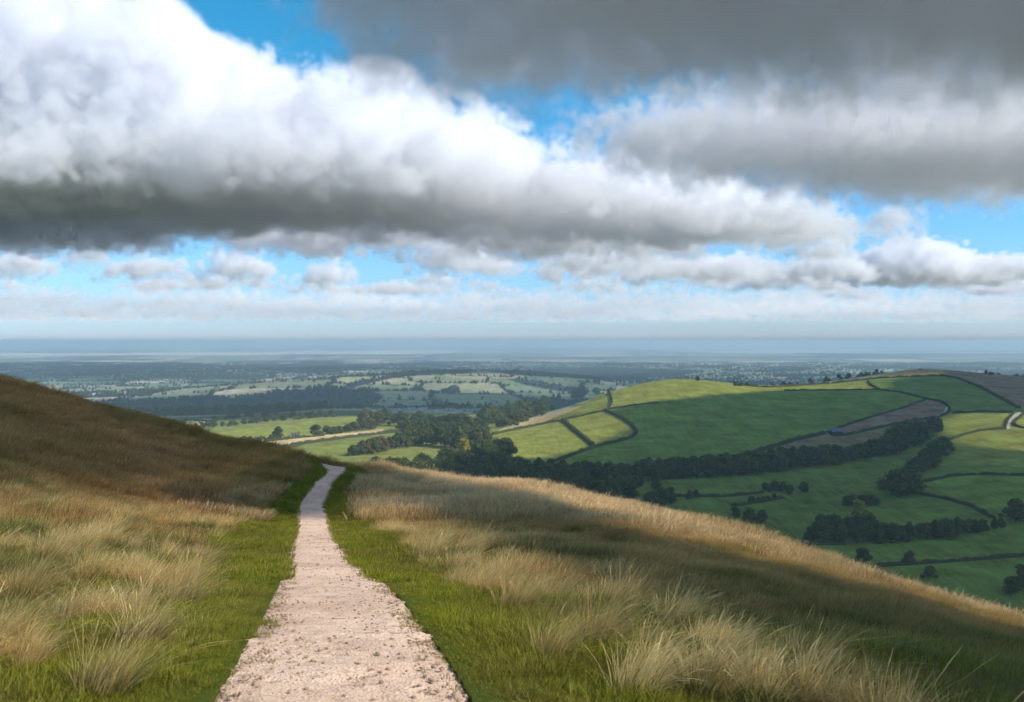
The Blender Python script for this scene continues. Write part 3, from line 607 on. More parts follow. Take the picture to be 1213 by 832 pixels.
    tree(1084, 498, 3.5, 8, 'tiny bush on the hedge below the brown field', cat='bush')
    print('TREES', TREES[0])

def hedge(pts, h, w, label, name='hedge', mat='hedge', cat='hedge'):
    P = []
    pts = np.array(pts, float); L = np.r_[0, np.cumsum(np.hypot(*(pts[1:]-pts[:-1]).T))]; n = max(3, int(L[-1]/3))
    for s in np.linspace(0, L[-1], n): P.append(hit(np.interp(s, L, pts[:, 0]), np.interp(s, L, pts[:, 1])))
    P = np.array(P)
    # even spacing on the land
    d = np.r_[0, np.cumsum(np.hypot(np.diff(P[:, 0]), np.diff(P[:, 1])))]; m = max(4, int(d[-1]/1.6)); t = np.linspace(0, d[-1], m)
    x, y = np.interp(t, d, P[:, 0]), np.interp(t, d, P[:, 1]); k = np.ones(7)/7
    if m > 12: x[3:-3] = np.convolve(x, k, 'valid'); y[3:-3] = np.convolve(y, k, 'valid')
    z = ground_z(x, y); T = np.stack([np.gradient(x), np.gradient(y)], 1); T /= np.linalg.norm(T, axis=1)[:, None]+1e-9; N = np.stack([-T[:, 1], T[:, 0]], 1)
    rng = np.random.default_rng(abs(hash(label)) % 1000 if 0 else len(label)*7+m)
    prof = [(-.5, -.1), (-.55, .35), (-.38, .8), (0, 1), (.38, .8), (.55, .35), (.5, -.1)]
    hh = h*(.85+.15*np.sin(t/3.1)+.18*rng.random(m)+.3*(rng.random(m) > .95)-.45*(np.convolve(rng.random(m), np.ones(3)/3, 'same') > .74)); ww = w*(.85+.3*rng.random(m))
    V = np.array([[(x[i]+N[i, 0]*a*ww[i], y[i]+N[i, 1]*a*ww[i], z[i]+b*hh[i]) for a, b in prof] for i in range(m)])
    idx = np.arange(m*7).reshape(m, 7); q = np.stack([idx[:-1, :-1], idx[:-1, 1:], idx[1:, 1:], idx[1:, :-1]], -1).reshape(-1, 4)
    nq = int(d[-1]*2.2); s = rng.random(nq)*(m-1); i = s.astype(int); a = rng.uniform(-.5, .5, nq)
    C = np.stack([x[i]+N[i, 0]*a*w, y[i]+N[i, 1]*a*w, z[i]+hh[i]*(1.02-.7*np.abs(a)*rng.random(nq)*2)], 1)
    LV, LQ, lr = quads(C, np.tile([0., 0, 1], (nq, 1)), .38, rng)
    Vall = np.vstack([V.reshape(-1, 3), LV]); Q = np.vstack([q, LQ+m*7])
    c0 = np.array([x[m//2], y[m//2], z[m//2]])
    o = mesh_obj(name, Vall-c0, Q, M[mat], attrs={'r': ('FLOAT', np.r_[np.full(m*7, .35), lr])}); o.location = c0
    return tag(o, label, cat)
def all_hedges():
    H = [([(584,515),(669,497.5),(716,487)], 2.2, 2.6, 'hedge rising along the top of the two sunlit fields'),
     ([(667,498),(687,515),(703,528.5)], 2.0, 4.2, 'thick short hedge dividing the two small sunlit fields'),
     ([(717,486.5),(734,494.4),(748,503),(754,512),(750,517),(739.5,521.5),(703,530),(669,543),(641,553)], 2.2, 3.2, 'curving hedge looping round the sunlit fields onto the wood'),
     ([(722,466),(725.5,476),(721,484)], 1.6, 2.0, 'short hedge beside the pale track on the hill shoulder'),
     ([(721,485),(750,480.5),(780,477)], 1.4, 1.8, 'hedge at the left of the hill between sun and shade'),
     ([(887,457.6),(907,459.2),(943,457.6),(1000,453.2),(1036,449),(1072,447),(1117,445.4),(1135,449),(1162,459.5),(1189,474),(1207,484)], 2.4, 3.0, 'long hedge following the hill crest below the tan field'),
     ([(930,463),(1000,462.6),(1041,462),(1066.7,465),(1097,473),(1115.4,476),(1125,483),(1124,489),(1108,496)], 1.8, 2.4, 'hedge along the top of the large shaded field curling round the brown field'),
     ([(1028,452),(1031,456),(1041,461.5)], 2.0, 2.2, 'short hedge linking the crest hedge and the one below'),
     ([(1097,473.5),(1072,483),(1027,496),(1000,505),(979.5,513)], 1.8, 2.0, 'hedge on the upper side of the brown field'),
     ([(1106,496),(1081,498.5),(1000,516.5),(985,516.5)], 2.0, 2.2, 'hedge on the lower side of the brown field'),
     ([(976,514),(943,521.5),(896,536),(865,543.5)], 2.6, 3.6, 'thick overgrown hedge descending from the barn to the belt'),
     ([(1128,490),(1162,488.3),(1200,489.6)], 2.0, 2.0, 'dark hedge above the sunlit right-hand field'),
     ([(1200,490.5),(1193,498.5),(1190.5,506.6)], 1.8, 1.8, 'hedge on the left side of the chalk track'),
     ([(1213,491),(1202,500),(1200,504),(1213,508)], 1.8, 1.8, 'hedge curving on the right side of the chalk track'),
     ([(1191,508.3),(1162,510.4),(1140.7,515.8),(1124,522)], 1.8, 2.0, 'hedge across the middle of the sunlit right-hand fields'),
     ([(1094,571.5),(1126,564.5),(1162,562.3),(1230,564.5)], 1.7, 2.0, 'gently arched hedge across the shaded right-hand slope'),
     ([(1085,585),(1122,591.6),(1151,600.3),(1177,614.8)], 1.7, 2.2, 'hedge descending to the right towards the lower belt'),
     ([(1037,671.6),(1122,666),(1230,657.5)], 1.5, 1.6, 'lowest hedge crossing the valley bottom meadow'),
     ([(800,588.5),(860,588.6),(903,584.3)], 1.6, 2.0, 'hedge crossing the shaded meadow from the left clump'),
     ([(868,600),(886,597.5),(928,590)], 1.4, 2.0, 'short lower hedge row in the shaded meadow'),
     ([(860,639),(906,645),(950,645.5),(1000,645)], 1.6, 3.0, 'low dark hedge at the foot of the lower belt'),
     ([(321,534.5),(360.6,526),(406,519.8),(451,514.5),(485,509.5)], 2.6, 4.5, 'bushy hedge between the wheat strip and the green field'),
     ([(281,525.5),(300,524.5),(360,518.5),(383,516.5)], 2.2, 3.5, 'hedge along the top of the wheat strip'),
     ([(195,501.5),(225,498),(256,500)], 1.8, 3.0, 'hedge between the two pale fields at the left')]
    for p, h, w, lb in H: hedge(p, h, w, lb)

def box(x0, x1, y0, y1, z0, z1):
    return [(x, y, z) for x in (x0, x1) for y in (y0, y1) for z in (z0, z1)], [(0,1,3,2),(4,6,7,5),(0,4,5,1),(2,3,7,6),(0,2,6,4),(1,5,7,3)]
def gable(x0, x1, y0, y1, z0, z1):
    ym = (y0+y1)/2; V = [(x0,y0,z0),(x1,y0,z0),(x1,y1,z0),(x0,y1,z0),(x0,ym,z1),(x1,ym,z1)]
    return V, [(0,1,5,4),(3,4,5,2),(0,4,3),(1,2,5),(0,3,2,1)]
def house(px, py, L, name, wallm, roofm, rz, label, cat, group=None, win=True):
    x, Y, z = hit(px, py); o = bpy.data.objects.new(name, None); COL.objects.link(o); o.location = (x, Y, z-.3); o.rotation_euler = (0, 0, rz)
    w = L*.55; h = L*.36 if win else L*.26
    mesh_obj('wall', *box(-L/2, L/2, -w/2, w/2, 0, h), M[wallm], o); mesh_obj('roof', *gable(-L/2-.4, L/2+.4, -w/2-.5, w/2+.5, h+.01, h+w*.5), M[roofm], o)
    if win:
        mesh_obj('chimney', *box(L*.3, L*.3+1, -.5, .5, h+w*.3, h+w*.5+1.3), M[roofm], o)
        for a in (-.3, 0, .3): mesh_obj('window', *box(L*a-.6, L*a+.6, -w/2-.06, -w/2+.05, h*.55, h*.55+1.2), M['glass'], o)
        mesh_obj('door', *box(L*.13-.5, L*.13+.5, -w/2-.07, -w/2+.05, .3, 2.4), M['timber'], o)
    else: mesh_obj('door', *box(-1.8, 1.8, -w/2-.07, -w/2+.05, .3, 3.2), M['timber'], o)
    return tag(o, label, cat, group)
def buildings():
    house(990, 514.5, 10, 'barn', 'timber', 'slate', .35, 'small dark barn with blue-grey roof at the corner of the brown field', 'barn', win=False)
    house(350, 518.5, 7.5, 'cottage', 'white', 'roof', .2, 'small white cottage in the hedge above the wheat field, right of two', 'house')
    house(306, 524, 7.5, 'cottage', 'white', 'roof', -.3, 'small white cottage in the hedge at the left end of the wheat field', 'house')
    house(585, 457.5, 20, 'farmhouse', 'white', 'roof', .1, 'white farmhouse on the far green ridge', 'farmhouse')
    rg = random.Random(5)
    for i in range(14):
        house(445+i*8.4+rg.uniform(-3, 3), 486.6+rg.uniform(-1.2, 1.4), rg.uniform(8, 13), 'village_house', 'white', 'roof', rg.uniform(-.6, .6), 'pale house in the distant village at the foot of the far ridge', 'house', 'houses of the distant village')

# ------------------------------------------------------------------ distant woodland (uncountable): trees scattered on the plain
def scatter(name, protos, P, rot, scl, kindi, label=None):
    """one stuff object: points carrying the small meshes"""
    me = bpy.data.meshes.new(name); n = len(P); me.vertices.add(n); me.vertices.foreach_set('co', np.asarray(P, np.float32).ravel())
    a = me.attributes.new('rot', 'FLOAT_VECTOR', 'POINT'); a.data.foreach_set('vector', np.asarray(rot, np.float32).ravel())
    a = me.attributes.new('scl', 'FLOAT_VECTOR', 'POINT'); a.data.foreach_set('vector', np.asarray(scl, np.float32).ravel())
    a = me.attributes.new('pick', 'INT', 'POINT'); a.data.foreach_set('value', np.asarray(kindi, np.int32))
    o = bpy.data.objects.new(name, me); COL.objects.link(o)
    ng = bpy.data.node_groups.new(name, 'GeometryNodeTree')
    ng.interface.new_socket('Geometry', in_out='INPUT', socket_type='NodeSocketGeometry'); ng.interface.new_socket('Geometry', in_out='OUTPUT', socket_type='NodeSocketGeometry')
    N = ng.nodes; L = ng.links; gi = N.new('NodeGroupInput'); go = N.new('NodeGroupOutput'); iop = N.new('GeometryNodeInstanceOnPoints'); iop.inputs['Pick Instance'].default_value = True
    jn = N.new('GeometryNodeJoinGeometry')
    for p in reversed(protos):
        oi = N.new('GeometryNodeObjectInfo'); oi.inputs['Object'].default_value = p; oi.inputs['As Instance'].default_value = True; L.new(oi.outputs['Geometry'], jn.inputs[0])
    def attr(nm, typ):
        x = N.new('GeometryNodeInputNamedAttribute'); x.data_type = typ; x.inputs['Name'].default_value = nm; return x.outputs['Attribute']
    L.new(gi.outputs[0], iop.inputs['Points']); L.new(jn.outputs[0], iop.inputs['Instance'])
    e2r = N.new('FunctionNodeEulerToRotation'); L.new(attr('rot', 'FLOAT_VECTOR'), e2r.inputs[0]); L.new(e2r.outputs[0], iop.inputs['Rotation'])
    L.new(attr('scl', 'FLOAT_VECTOR'), iop.inputs['Scale']); L.new(attr('pick', 'INT'), iop.inputs['Instance Index']); L.new(iop.outputs[0], go.inputs[0])
    m = o.modifiers.new('spread', 'NODES'); m.node_group = ng
    o['kind'] = 'stuff'
    if label: o['label'] = label
    return o
def far_woods():
    rng = np.random.default_rng(9); protos = []
    for k in range(4):
        (V, Q, r), lob = crown_mesh(80+k, (1.05, .02, 8), 130, .11)
        cv = []
        for cx, cy, cz, cr in lob:
            bm = bmesh.new(); bmesh.ops.create_icosphere(bm, subdivisions=1, radius=cr*.95); cv.append(([(v.co.x+cx, v.co.y+cy, v.co.z*.85+cz) for v in bm.verts], [tuple(v.index for v in f.verts) for f in bm.faces])); bm.free()
        HV, HF = merge(cv); faces = [tuple(q) for q in Q.tolist()]+[tuple(i+len(V) for i in f) for f in HF]
        protos.append(mesh_obj('far_tree_form', np.vstack([V, HV]), faces, M['leaf'], attrs={'r': ('FLOAT', np.r_[r, np.full(len(HV), .3)])}, link=False))
    n = 900000; Y = np.sqrt(rng.uniform(1250**2, 9000**2, n)); px = rng.uniform(-40, 1260, n); x = (px-CX)/F*Y
    P, Q, h, ed, wood, h2, big = plain_style(x, Y)
    yend = np.interp(px, [100, 430, 560, 640, 720, 800, 900, 1000, 1280], [1480, 1620, 1520, 1230, 1230, 1310, 1460, 1560, 1600])
    ok = (Y > yend+20) & ~big & ((wood & (rng.random(n) < .09)) | ((ed < 5) & (hsh(h, h2, 3) < .85) & (rng.random(n) < .45)) | (rng.random(n) < .0015))
    ok &= ~((px > 330) & (Q > 520))
    x, Y, = x[ok], Y[ok]; z = ground_z(x, Y); m = len(x); print('FAR TREES', m)
    s = rng.uniform(6, 12, m)*np.where(wood[ok], 1.25, 1.0); rot = np.zeros((m, 3)); rot[:, 2] = rng.uniform(0, 6.28, m)
    scatter('distant_woodland', protos, np.stack([x, Y, z-.5], 1), rot, np.stack([s*1.15, s*1.15, s], 1), rng.integers(0, 4, m))

# ------------------------------------------------------------------ grass
def tuft(name, n, spread, h, w, lean, arch, seed, mat, seg=4, heads=0):
    """n blades; lean = mean tip offset along +x per height, arch = droop"""
    rng = np.random.default_rng(seed); V = []; Q = []; T = []; Rv = []; k = 0
    for b in range(n):
        a = rng.uniform(0, 2*math.pi); rd = spread*math.sqrt(rng.random()); bx, by = rd*math.cos(a), rd*math.sin(a)
        H = rng.uniform(*h); out = rng.normal(0, .34)+rd/max(spread, 1e-3)*.4
        dx, dy = math.cos(a)*out+lean*rng.uniform(.5, 1.4), math.sin(a)*out+rng.normal(0, .12)
        ar = arch*rng.uniform(.4, 1.5); wa = rng.uniform(0, math.pi); wx, wy = math.cos(wa)*w/2, math.sin(wa)*w/2; rv = rng.random(); hd = rng.random() < heads
        for i in range(seg+1):
            t = i/seg; ww = (1-t**1.6)*.95+.05
            if hd and t > .7: ww = 2.2*(1.05-t)/.3+.3
            off = t+ar*t*t*1.2; zz = H*(t-ar*.42*t**2.5)
            cx, cy = bx+dx*H*off*.6, by+dy*H*off*.6
            V += [(cx-wx*ww, cy-wy*ww, zz-.02), (cx+wx*ww, cy+wy*ww, zz-.02)]; T += [t, t]; Rv += [rv, rv]
            if i: Q.append((k+2*i-2, k+2*i-1, k+2*i+1, k+2*i))
        k += 2*seg+2
    return mesh_obj(name, V, np.array(Q), M[mat], attrs={'t': ('FLOAT', T), 'r': ('FLOAT', Rv)}, link=False)
def sample(n, rng, r0, r1, a0=-30.5, a1=30.5, pw=1.0):
    """random ground points, evenly spread over ln(r) mixed with area"""
    u = rng.random(n); r = (r0**pw+u*(r1**pw-r0**pw))**(1/pw); a = np.radians(rng.uniform(a0, a1, n)); return r*np.sin(a), r*np.cos(a)
def clump_noise(x, y, s): return np.sin(x*s+1.3*np.sin(y*s*.7))*np.sin(y*s*.9+1.7*np.sin(x*s*.6+2))
def place(x, y, rng, s, wind=.5, sink=0.0):
    n = len(x); z = ground_z(x, y)-sink; rot = np.zeros((n, 3)); rot[:, 2] = rng.normal(0, wind, n); rot[:, :2] = rng.normal(0, .08, (n, 2))
    rot[:, 1] += .0
    sc = np.stack([s, s, s*rng.uniform(.85, 1.15, n)], 1); return np.stack([x, y, z], 1), rot, sc
def verge_dist(x, y): return np.maximum(path_l(y)-x, x-path_r(y))
def grass():
    rng = np.random.default_rng(21)
    lawn = [tuft('lawn_form', 34, .07, (.025, .075), .0042, .25, .5, 100+i, 'lawn', 3) for i in range(4)]
    lawn_far = [tuft('lawn_far_form', 60, .22, (.05, .11), .011, .25, .5, 110+i, 'lawn', 2) for i in range(3)]
    mid = [tuft('mid_form', 50, .11, (.06, .18), .0050, .3, .6, 120+i, 'field', 4) for i in range(4)]
    dry = [tuft('dry_form', 72, .09, (.16, .42), .0038, .42, .6, 130+i, 'dry', 5, .08) for i in range(4)]
    bro = [tuft('brown_form', 75, .26, (.10, .27), .0075, .32, .4, 140+i, 'brown', 3, .3) for i in range(4)]
    bro_far = [tuft('brown_far_form', 110, .55, (.16, .38), .018, .3, .4, 150+i, 'gold', 2, .3) for i in range(3)]
    bro_far += [tuft('russet_far_form', 110, .55, (.14, .34), .018, .3, .4, 160+i, 'russet', 2, .3) for i in range(3)]
    # short green turf on both sides of the path and under everything nearby
    X, Y = [], []
    x, y = sample(72000, rng, 3.1, 13, -31.5, 31.5, pw=1.0); d = verge_dist(x, y); k = (d > -.03-.22*np.clip(vnoise(x, y, 4, 6)*2.4, 0, 1)*rng.random(len(x))) | ((d > -.25) & (rng.random(len(x)) < .03)); x, y = x[k], y[k]
    P, Ro, Sc = place(x, y, rng, rng.uniform(.5, 1.3, len(x))*np.clip(.45+verge_dist(x, y)*2.5, .45, 1.25)*np.clip(1+1.3*vnoise(x, y, 3.1, 8)+.9*vnoise(x, y, 9, 9), .7, 2.1), 1.5)
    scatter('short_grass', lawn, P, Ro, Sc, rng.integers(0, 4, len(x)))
    ys = rng.uniform(11, 43, 16000); side = rng.random(16000) < .5; wv = np.interp(ys, [10, 25, 43], [1.3, 1.5, 1.0])
    off = rng.random(16000)*wv-.03; xs = np.where(side, path_l(ys)-off, path_r(ys)+off*np.interp(ys, [10, 43], [1.0, .8])); 
    P, Ro, Sc = place(xs, ys, rng, rng.uniform(.5, 1.0, len(xs)), 1.5); scatter('verge_grass', lawn_far, P, Ro, Sc, rng.integers(0, 3, len(xs)))
    # field grass
    x, y = sample(56000, rng, 3.4, 25, pw=1.5); d = verge_dist(x, y); cn = clump_noise(x, y, 1.9)+.5*clump_noise(x+7, y, 4.3)
    left = x < path_x(y); lim = np.where(left, np.interp(y, [4, 8, 20], [1.15, .9, .9]), np.interp(y, [4, 8, 20], [1.0, .9, .75]))
    k = (d > lim+.25*cn) & (rng.random(len(x)) < .45+.55*(cn > -.1)); x, y, d = x[k], y[k], d[k]
    P, Ro, Sc = place(x, y, rng, rng.uniform(.55, 1.2, len(x))*np.clip(.6+(d-.8)*.5, .6, 1.1)*(.9+.35*clump_noise(x, y, 2.6)), 1.2); scatter('meadow_grass', mid, P, Ro, Sc, rng.integers(0, 4, len(x)))
    # pale dry tufts gathered in drifts
    x, y = sample(15000, rng, 4.2, 24, pw=1.5); d = verge_dist(x, y); cn = clump_noise(x*.8+3, y*.8, 2.0)+.6*clump_noise(x+2, y+5, 4.7)
    left = x < path_x(y); lim = np.where(left, np.interp(y, [4, 8, 20], [1.3, 1.1, 1.0]), np.interp(y, [4, 8, 20], [1.25, 1.0, .75]))
    band = np.exp(-((d-lim-.45)/.5)**2); rr_ = np.hypot(x, y); gate = np.clip((rr_-5)/9, 0, 1)
    k = (d > lim) & (left | (d < 2.0+.10*rr_)) & (rng.random(len(x)) < np.clip(.01+.015*gate+.45*(cn > 1.1-.25*gate)+.25*band*(cn > .65-.4*gate), 0, .9)); x, y = x[k], y[k]
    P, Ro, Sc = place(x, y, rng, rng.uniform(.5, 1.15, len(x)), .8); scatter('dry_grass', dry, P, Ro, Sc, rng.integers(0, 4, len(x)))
    # brown seeded grass over the slope
    x, y = sample(52000, rng, 8, 36, pw=1.5); d = verge_dist(x, y); cn = clump_noise(x, y, 1.1)+.4*clump_noise(x+7, y, 3.3)
    k = (d > 1.2+.25*cn) & (rng.random(len(x)) < np.clip((np.hypot(x, y)-np.where(x < 0, 15, 9))/12, .0, 1)*(.45+.55*(cn > -.3))); x, y = x[k], y[k]
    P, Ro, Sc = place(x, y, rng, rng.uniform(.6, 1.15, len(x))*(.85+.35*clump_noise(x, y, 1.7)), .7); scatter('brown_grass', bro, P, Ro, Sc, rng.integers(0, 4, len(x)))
    x, y = sample(42000, rng, 26, 62, -33, 33, pw=1.8); d = verge_dist(x, y); k = ((d > .9) | (y > 44.5)) ; x, y = x[k], y[k]
    P, Ro, Sc = place(x, y, rng, rng.uniform(.55, 1.15, len(x))*(.9+.3*clump_noise(x, y, .9)), .7); scatter('slope_grass', bro_far, P, Ro, Sc, rng.integers(0, 3, len(x))+3*(x+rng.normal(0, 1.2, len(x)) < -7))
    # loose stones on the path
    st = []
    for k in range(4):
        bm = bmesh.new(); bmesh.ops.create_icosphere(bm, subdivisions=2, radius=1); r2 = random.Random(k)
        for v in bm.verts: v.co *= r2.uniform(.75, 1.15); v.co.z *= .6
        vv = [tuple(v.co) for v in bm.verts]; ff = [tuple(v.index for v in f.verts) for f in bm.faces]; bm.free(); st.append(mesh_obj('stone_form', vv, ff, M['stone'], link=False))
    n = 6000; y = np.exp(rng.uniform(math.log(3.8), math.log(22), n)); u = rng.random(n); e = rng.random(n) < .35; u = np.where(e, np.where(u < .5, u*.3, 1-(1-u)*.3), u); u = .05+.9*u
    x = path_l(y)*(1-u)+path_r(y)*u; s = .0025+.013*rng.random(n)**6; P, Ro, Sc = place(x, y, rng, s, 3); P[:, 2] += .004+s*.2
    scatter('loose_stones', st, P, Ro, Sc, rng.integers(0, 4, n))

TUSS = [(119,822,1.25,'tall pale tussock at the lower left, nearest the bottom edge'),(165,760,1.1,'pale arching tussock just above the lowest left one'),(214,716,1.0,'upright pale tussock midway between left edge and path'),
 (243,672,1.0,'bushy cream tussock beside the left grass verge'),(25,714,1.15,'pale tussock at the left edge, middle of the lit grass'),(6,765,1.0,'low drooping tussock cut by the left edge'),(91,656,1.0,'cream tussock in the far drift at the left'),
 (128,636,1.0,'wide tussock farthest back in the left drift'),(651,778,.95,'straw tussock standing alone in the green right of the path'),(705,765,1.1,'dark-based tussock right of the lone straw one'),
 (581,698,.95,'pale tall tussock along the right verge, halfway down'),(606,724,.95,'leaning tussock on the right verge with a dark hollow'),(750,826,1.2,'sprawling tussock at the bottom edge right of the path'),
 (841,824,1.4,'largest golden tussock at the bottom right'),(796,744,1.05,'straw tussock behind the largest golden one'),(738,718,1.05,'feathery tussock in the drift right of the path'),
 (536,677,.9,'narrow pale tussock on the upper right verge'),(511,660,.9,'small pale tussock nearest the bend on the right verge'),(965,800,1.0,'olive tussock in the shaded grass at the bottom right'),(50,668,1.0,'thin cream tussock near the left edge of the far drift')]
def drift_tussocks():
    rng = np.random.default_rng(77)
    forms = [tuft('drift_form', 150, .10, (.18, .46), .0042, .45, .75, 230+i, 'dry', 5, .06) for i in range(4)]
    y = np.exp(rng.uniform(math.log(4.6), math.log(24), 1100)); side = rng.random(1100) < .55
    off = np.where(side, .95+rng.random(1100)**1.6*(y*.42), .85+rng.random(1100)**2*1.6)
    x = np.where(side, path_l(y)-off, path_r(y)+off); cn = vnoise(x, y, .9, 12)+.5*vnoise(x, y, 2.3, 13)
    k = (cn > .02) & (rng.random(1100) < np.interp(y, [4, 10, 24], [.35, .6, .9])); x, y = x[k], y[k]
    P, Ro, Sc = place(x, y, rng, rng.uniform(.55, 1.1, len(x))*np.interp(y, [4.5, 10], [.75, 1.0]), .5); scatter('dry_tufts', forms, P, Ro, Sc, rng.integers(0, 4, len(x)))
def tussocks():
    forms = [(tuft('d', 330, .13, (.20, .56), .0034, .45, .75, 200+i, 'dry', 6, .06), tuft('g', 170, .15, (.16, .36), .0048, .35, .8, 210+i, 'field', 4)) for i in range(5)]
    Yt = np.exp(np.linspace(math.log(3.5), math.log(40), 3000))
    for i, (px, py, s, lb) in enumerate(TUSS):
        s *= 1.15
        x = (px-CX)/F*Yt; g = ground_z(x, Yt); j = int(np.argmax(g >= -(py-EY)/F*Yt)); j = j or int(np.argmin(np.abs(g+(py-EY)/F*Yt)))
        o = bpy.data.objects.new('grass_tussock', None); o.empty_display_size = .1; COL.objects.link(o); o.location = (x[j], Yt[j], g[j]-.01)
        s *= float(np.interp(Yt[j], [4.5, 6, 9, 13], [.62, .72, .9, 1.0])); o.scale = (s, s, s); o.rotation_euler = (0, 0, random.Random(i).uniform(-.5, .5))
        for src, nm in zip(forms[i % 5], ('dry_blade_tuft', 'green_base_tuft')):
            d = src.copy(); d.name = nm; COL.objects.link(d); d.parent = o
        tag(o, lb, 'tussock', 'grass tussocks beside the path')
# ------------------------------------------------------------------ clouds
def fbm3(shape, vox, lam, beta, seed):
    """isotropic random field; vox and lam (longest wavelength) in metres"""
    rng = np.random.default_rng(seed)
    f = np.fft.rfftn(rng.standard_normal(shape).astype(np.float32))
    kx = np.fft.fftfreq(shape[0], vox[0])[:, None, None]
    ky = np.fft.fftfreq(shape[1], vox[1])[None, :, None]
    kz = np.fft.rfftfreq(shape[2], vox[2])[None, None, :]
    k = np.sqrt(kx**2 + ky**2 + kz**2) + 1e-9
    a = (k*lam)**(-beta/2) / (1 + (1/(k*lam))**8)
    n = np.fft.irfftn(f*a.astype(np.float32), s=shape).astype(np.float32)
    return n / n.std()

def volume_from(name, dens, lo, hi, mat):
    nx, ny, nz = dens.shape
    me = bpy.data.meshes.new(name+'_cells'); me.vertices.add(dens.size)
    at = me.attributes.new('d', 'FLOAT', 'POINT'); at.data.foreach_set('value', dens.astype(np.float32).ravel())
    src = bpy.data.objects.new(name+'_cells', me)
    ng = bpy.data.node_groups.new(name, 'GeometryNodeTree')
    ng.interface.new_socket('Geometry', in_out='INPUT', socket_type='NodeSocketGeometry')
    ng.interface.new_socket('Geometry', in_out='OUTPUT', socket_type='NodeSocketGeometry')
    N = ng.nodes; L = ng.links
    out = N.new('NodeGroupOutput'); oi = N.new('GeometryNodeObjectInfo'); oi.inputs['Object'].default_value = src
    pos = N.new('GeometryNodeInputPosition')
    def vm(op, v=None):
        n = N.new('ShaderNodeVectorMath'); n.operation = op
        if v is not None: n.inputs[1].default_value = v
        return n
    sub = vm('SUBTRACT', lo); mul = vm('MULTIPLY', [(n-1)/(h-l) for n, h, l in zip((nx, ny, nz), hi, lo)])
    rnd = vm('ADD', (.5, .5, .5)); flo = vm('FLOOR'); dot = vm('DOT_PRODUCT', (ny*nz, nz, 1))
    si = N.new('GeometryNodeSampleIndex'); si.data_type = 'FLOAT'; si.clamp = True
    na = N.new('GeometryNodeInputNamedAttribute'); na.data_type = 'FLOAT'; na.inputs['Name'].default_value = 'd'
    vc = N.new('GeometryNodeVolumeCube')
    for i, n in zip(('Resolution X', 'Resolution Y', 'Resolution Z'), (nx, ny, nz)): vc.inputs[i].default_value = n
    vc.inputs['Min'].default_value = lo; vc.inputs['Max'].default_value = hi
    sm = N.new('GeometryNodeSetMaterial'); sm.inputs['Material'].default_value = mat
    L.new(pos.outputs[0], sub.inputs[0]); L.new(sub.outputs[0], mul.inputs[0]); L.new(mul.outputs[0], rnd.inputs[0])
    L.new(rnd.outputs[0], flo.inputs[0]); L.new(flo.outputs[0], dot.inputs[0])
    L.new(oi.outputs['Geometry'], si.inputs['Geometry']); L.new(na.outputs['Attribute'], si.inputs['Value'])
    L.new(dot.outputs['Value'], si.inputs['Index']); L.new(si.outputs[0], vc.inputs['Density'])
    L.new(vc.outputs[0], sm.inputs[0]); L.new(sm.outputs[0], out.inputs[0])
    v = bpy.data.volumes.new(name); o = bpy.data.objects.new(name, v); COL.objects.link(o)
    m = o.modifiers.new('cloud_density', 'NODES'); m.node_group = ng
    v.materials.append(mat)
    o['kind'] = 'stuff'; o['label'] = name.replace('_', ' ')
    return o

def cloud_mat(name, dens):
    m = bpy.data.materials.new(name); m.use_nodes = True; t = m.node_tree; t.nodes.clear()
    o = t.nodes.new('ShaderNodeOutputMaterial'); pv = t.nodes.new('ShaderNodeVolumePrincipled')
    t.links.new(pv.outputs[0], o.inputs['Volume'])
    pv.inputs['Density'].default_value = dens; pv.inputs['Color'].default_value = (.979, .982, 1.0, 1)
    pv.inputs['Anisotropy'].default_value = 0.0
    return m

def grid(lo, hi, vox):
    n = [int((h-l)/v) for h, l, v in zip(hi, lo, vox)]
    ax = [np.linspace(l, h, k, dtype=np.float32) for l, h, k in zip(lo, hi, n)]
    return n, ax[0][:, None, None], ax[1][None, :, None], ax[2][None, None, :]

def sstep(a, b, x):
    t = np.clip((x-a)/(b-a), 0, 1); return t*t*(3-2*t)

def ell(X, Y, Z, px, pyb, wpx, hpx, Yd, ydep=1.0):
    """a cumulus in metres inside-ness: flat base, domed top"""
    x0 = (px-CX)/F*Yd; a = wpx/F*Yd/2; h = hpx/F*Yd; zb = (EY-pyb)/F*Yd
    q = np.sqrt(((X-x0)/a)**2 + ((Y-Yd)/(a*ydep))**2 + (np.maximum(Z-zb, 0)/h)**2)
    return np.minimum((1-q)*min(a, h*1.3), (Z-zb)*1.0+10)

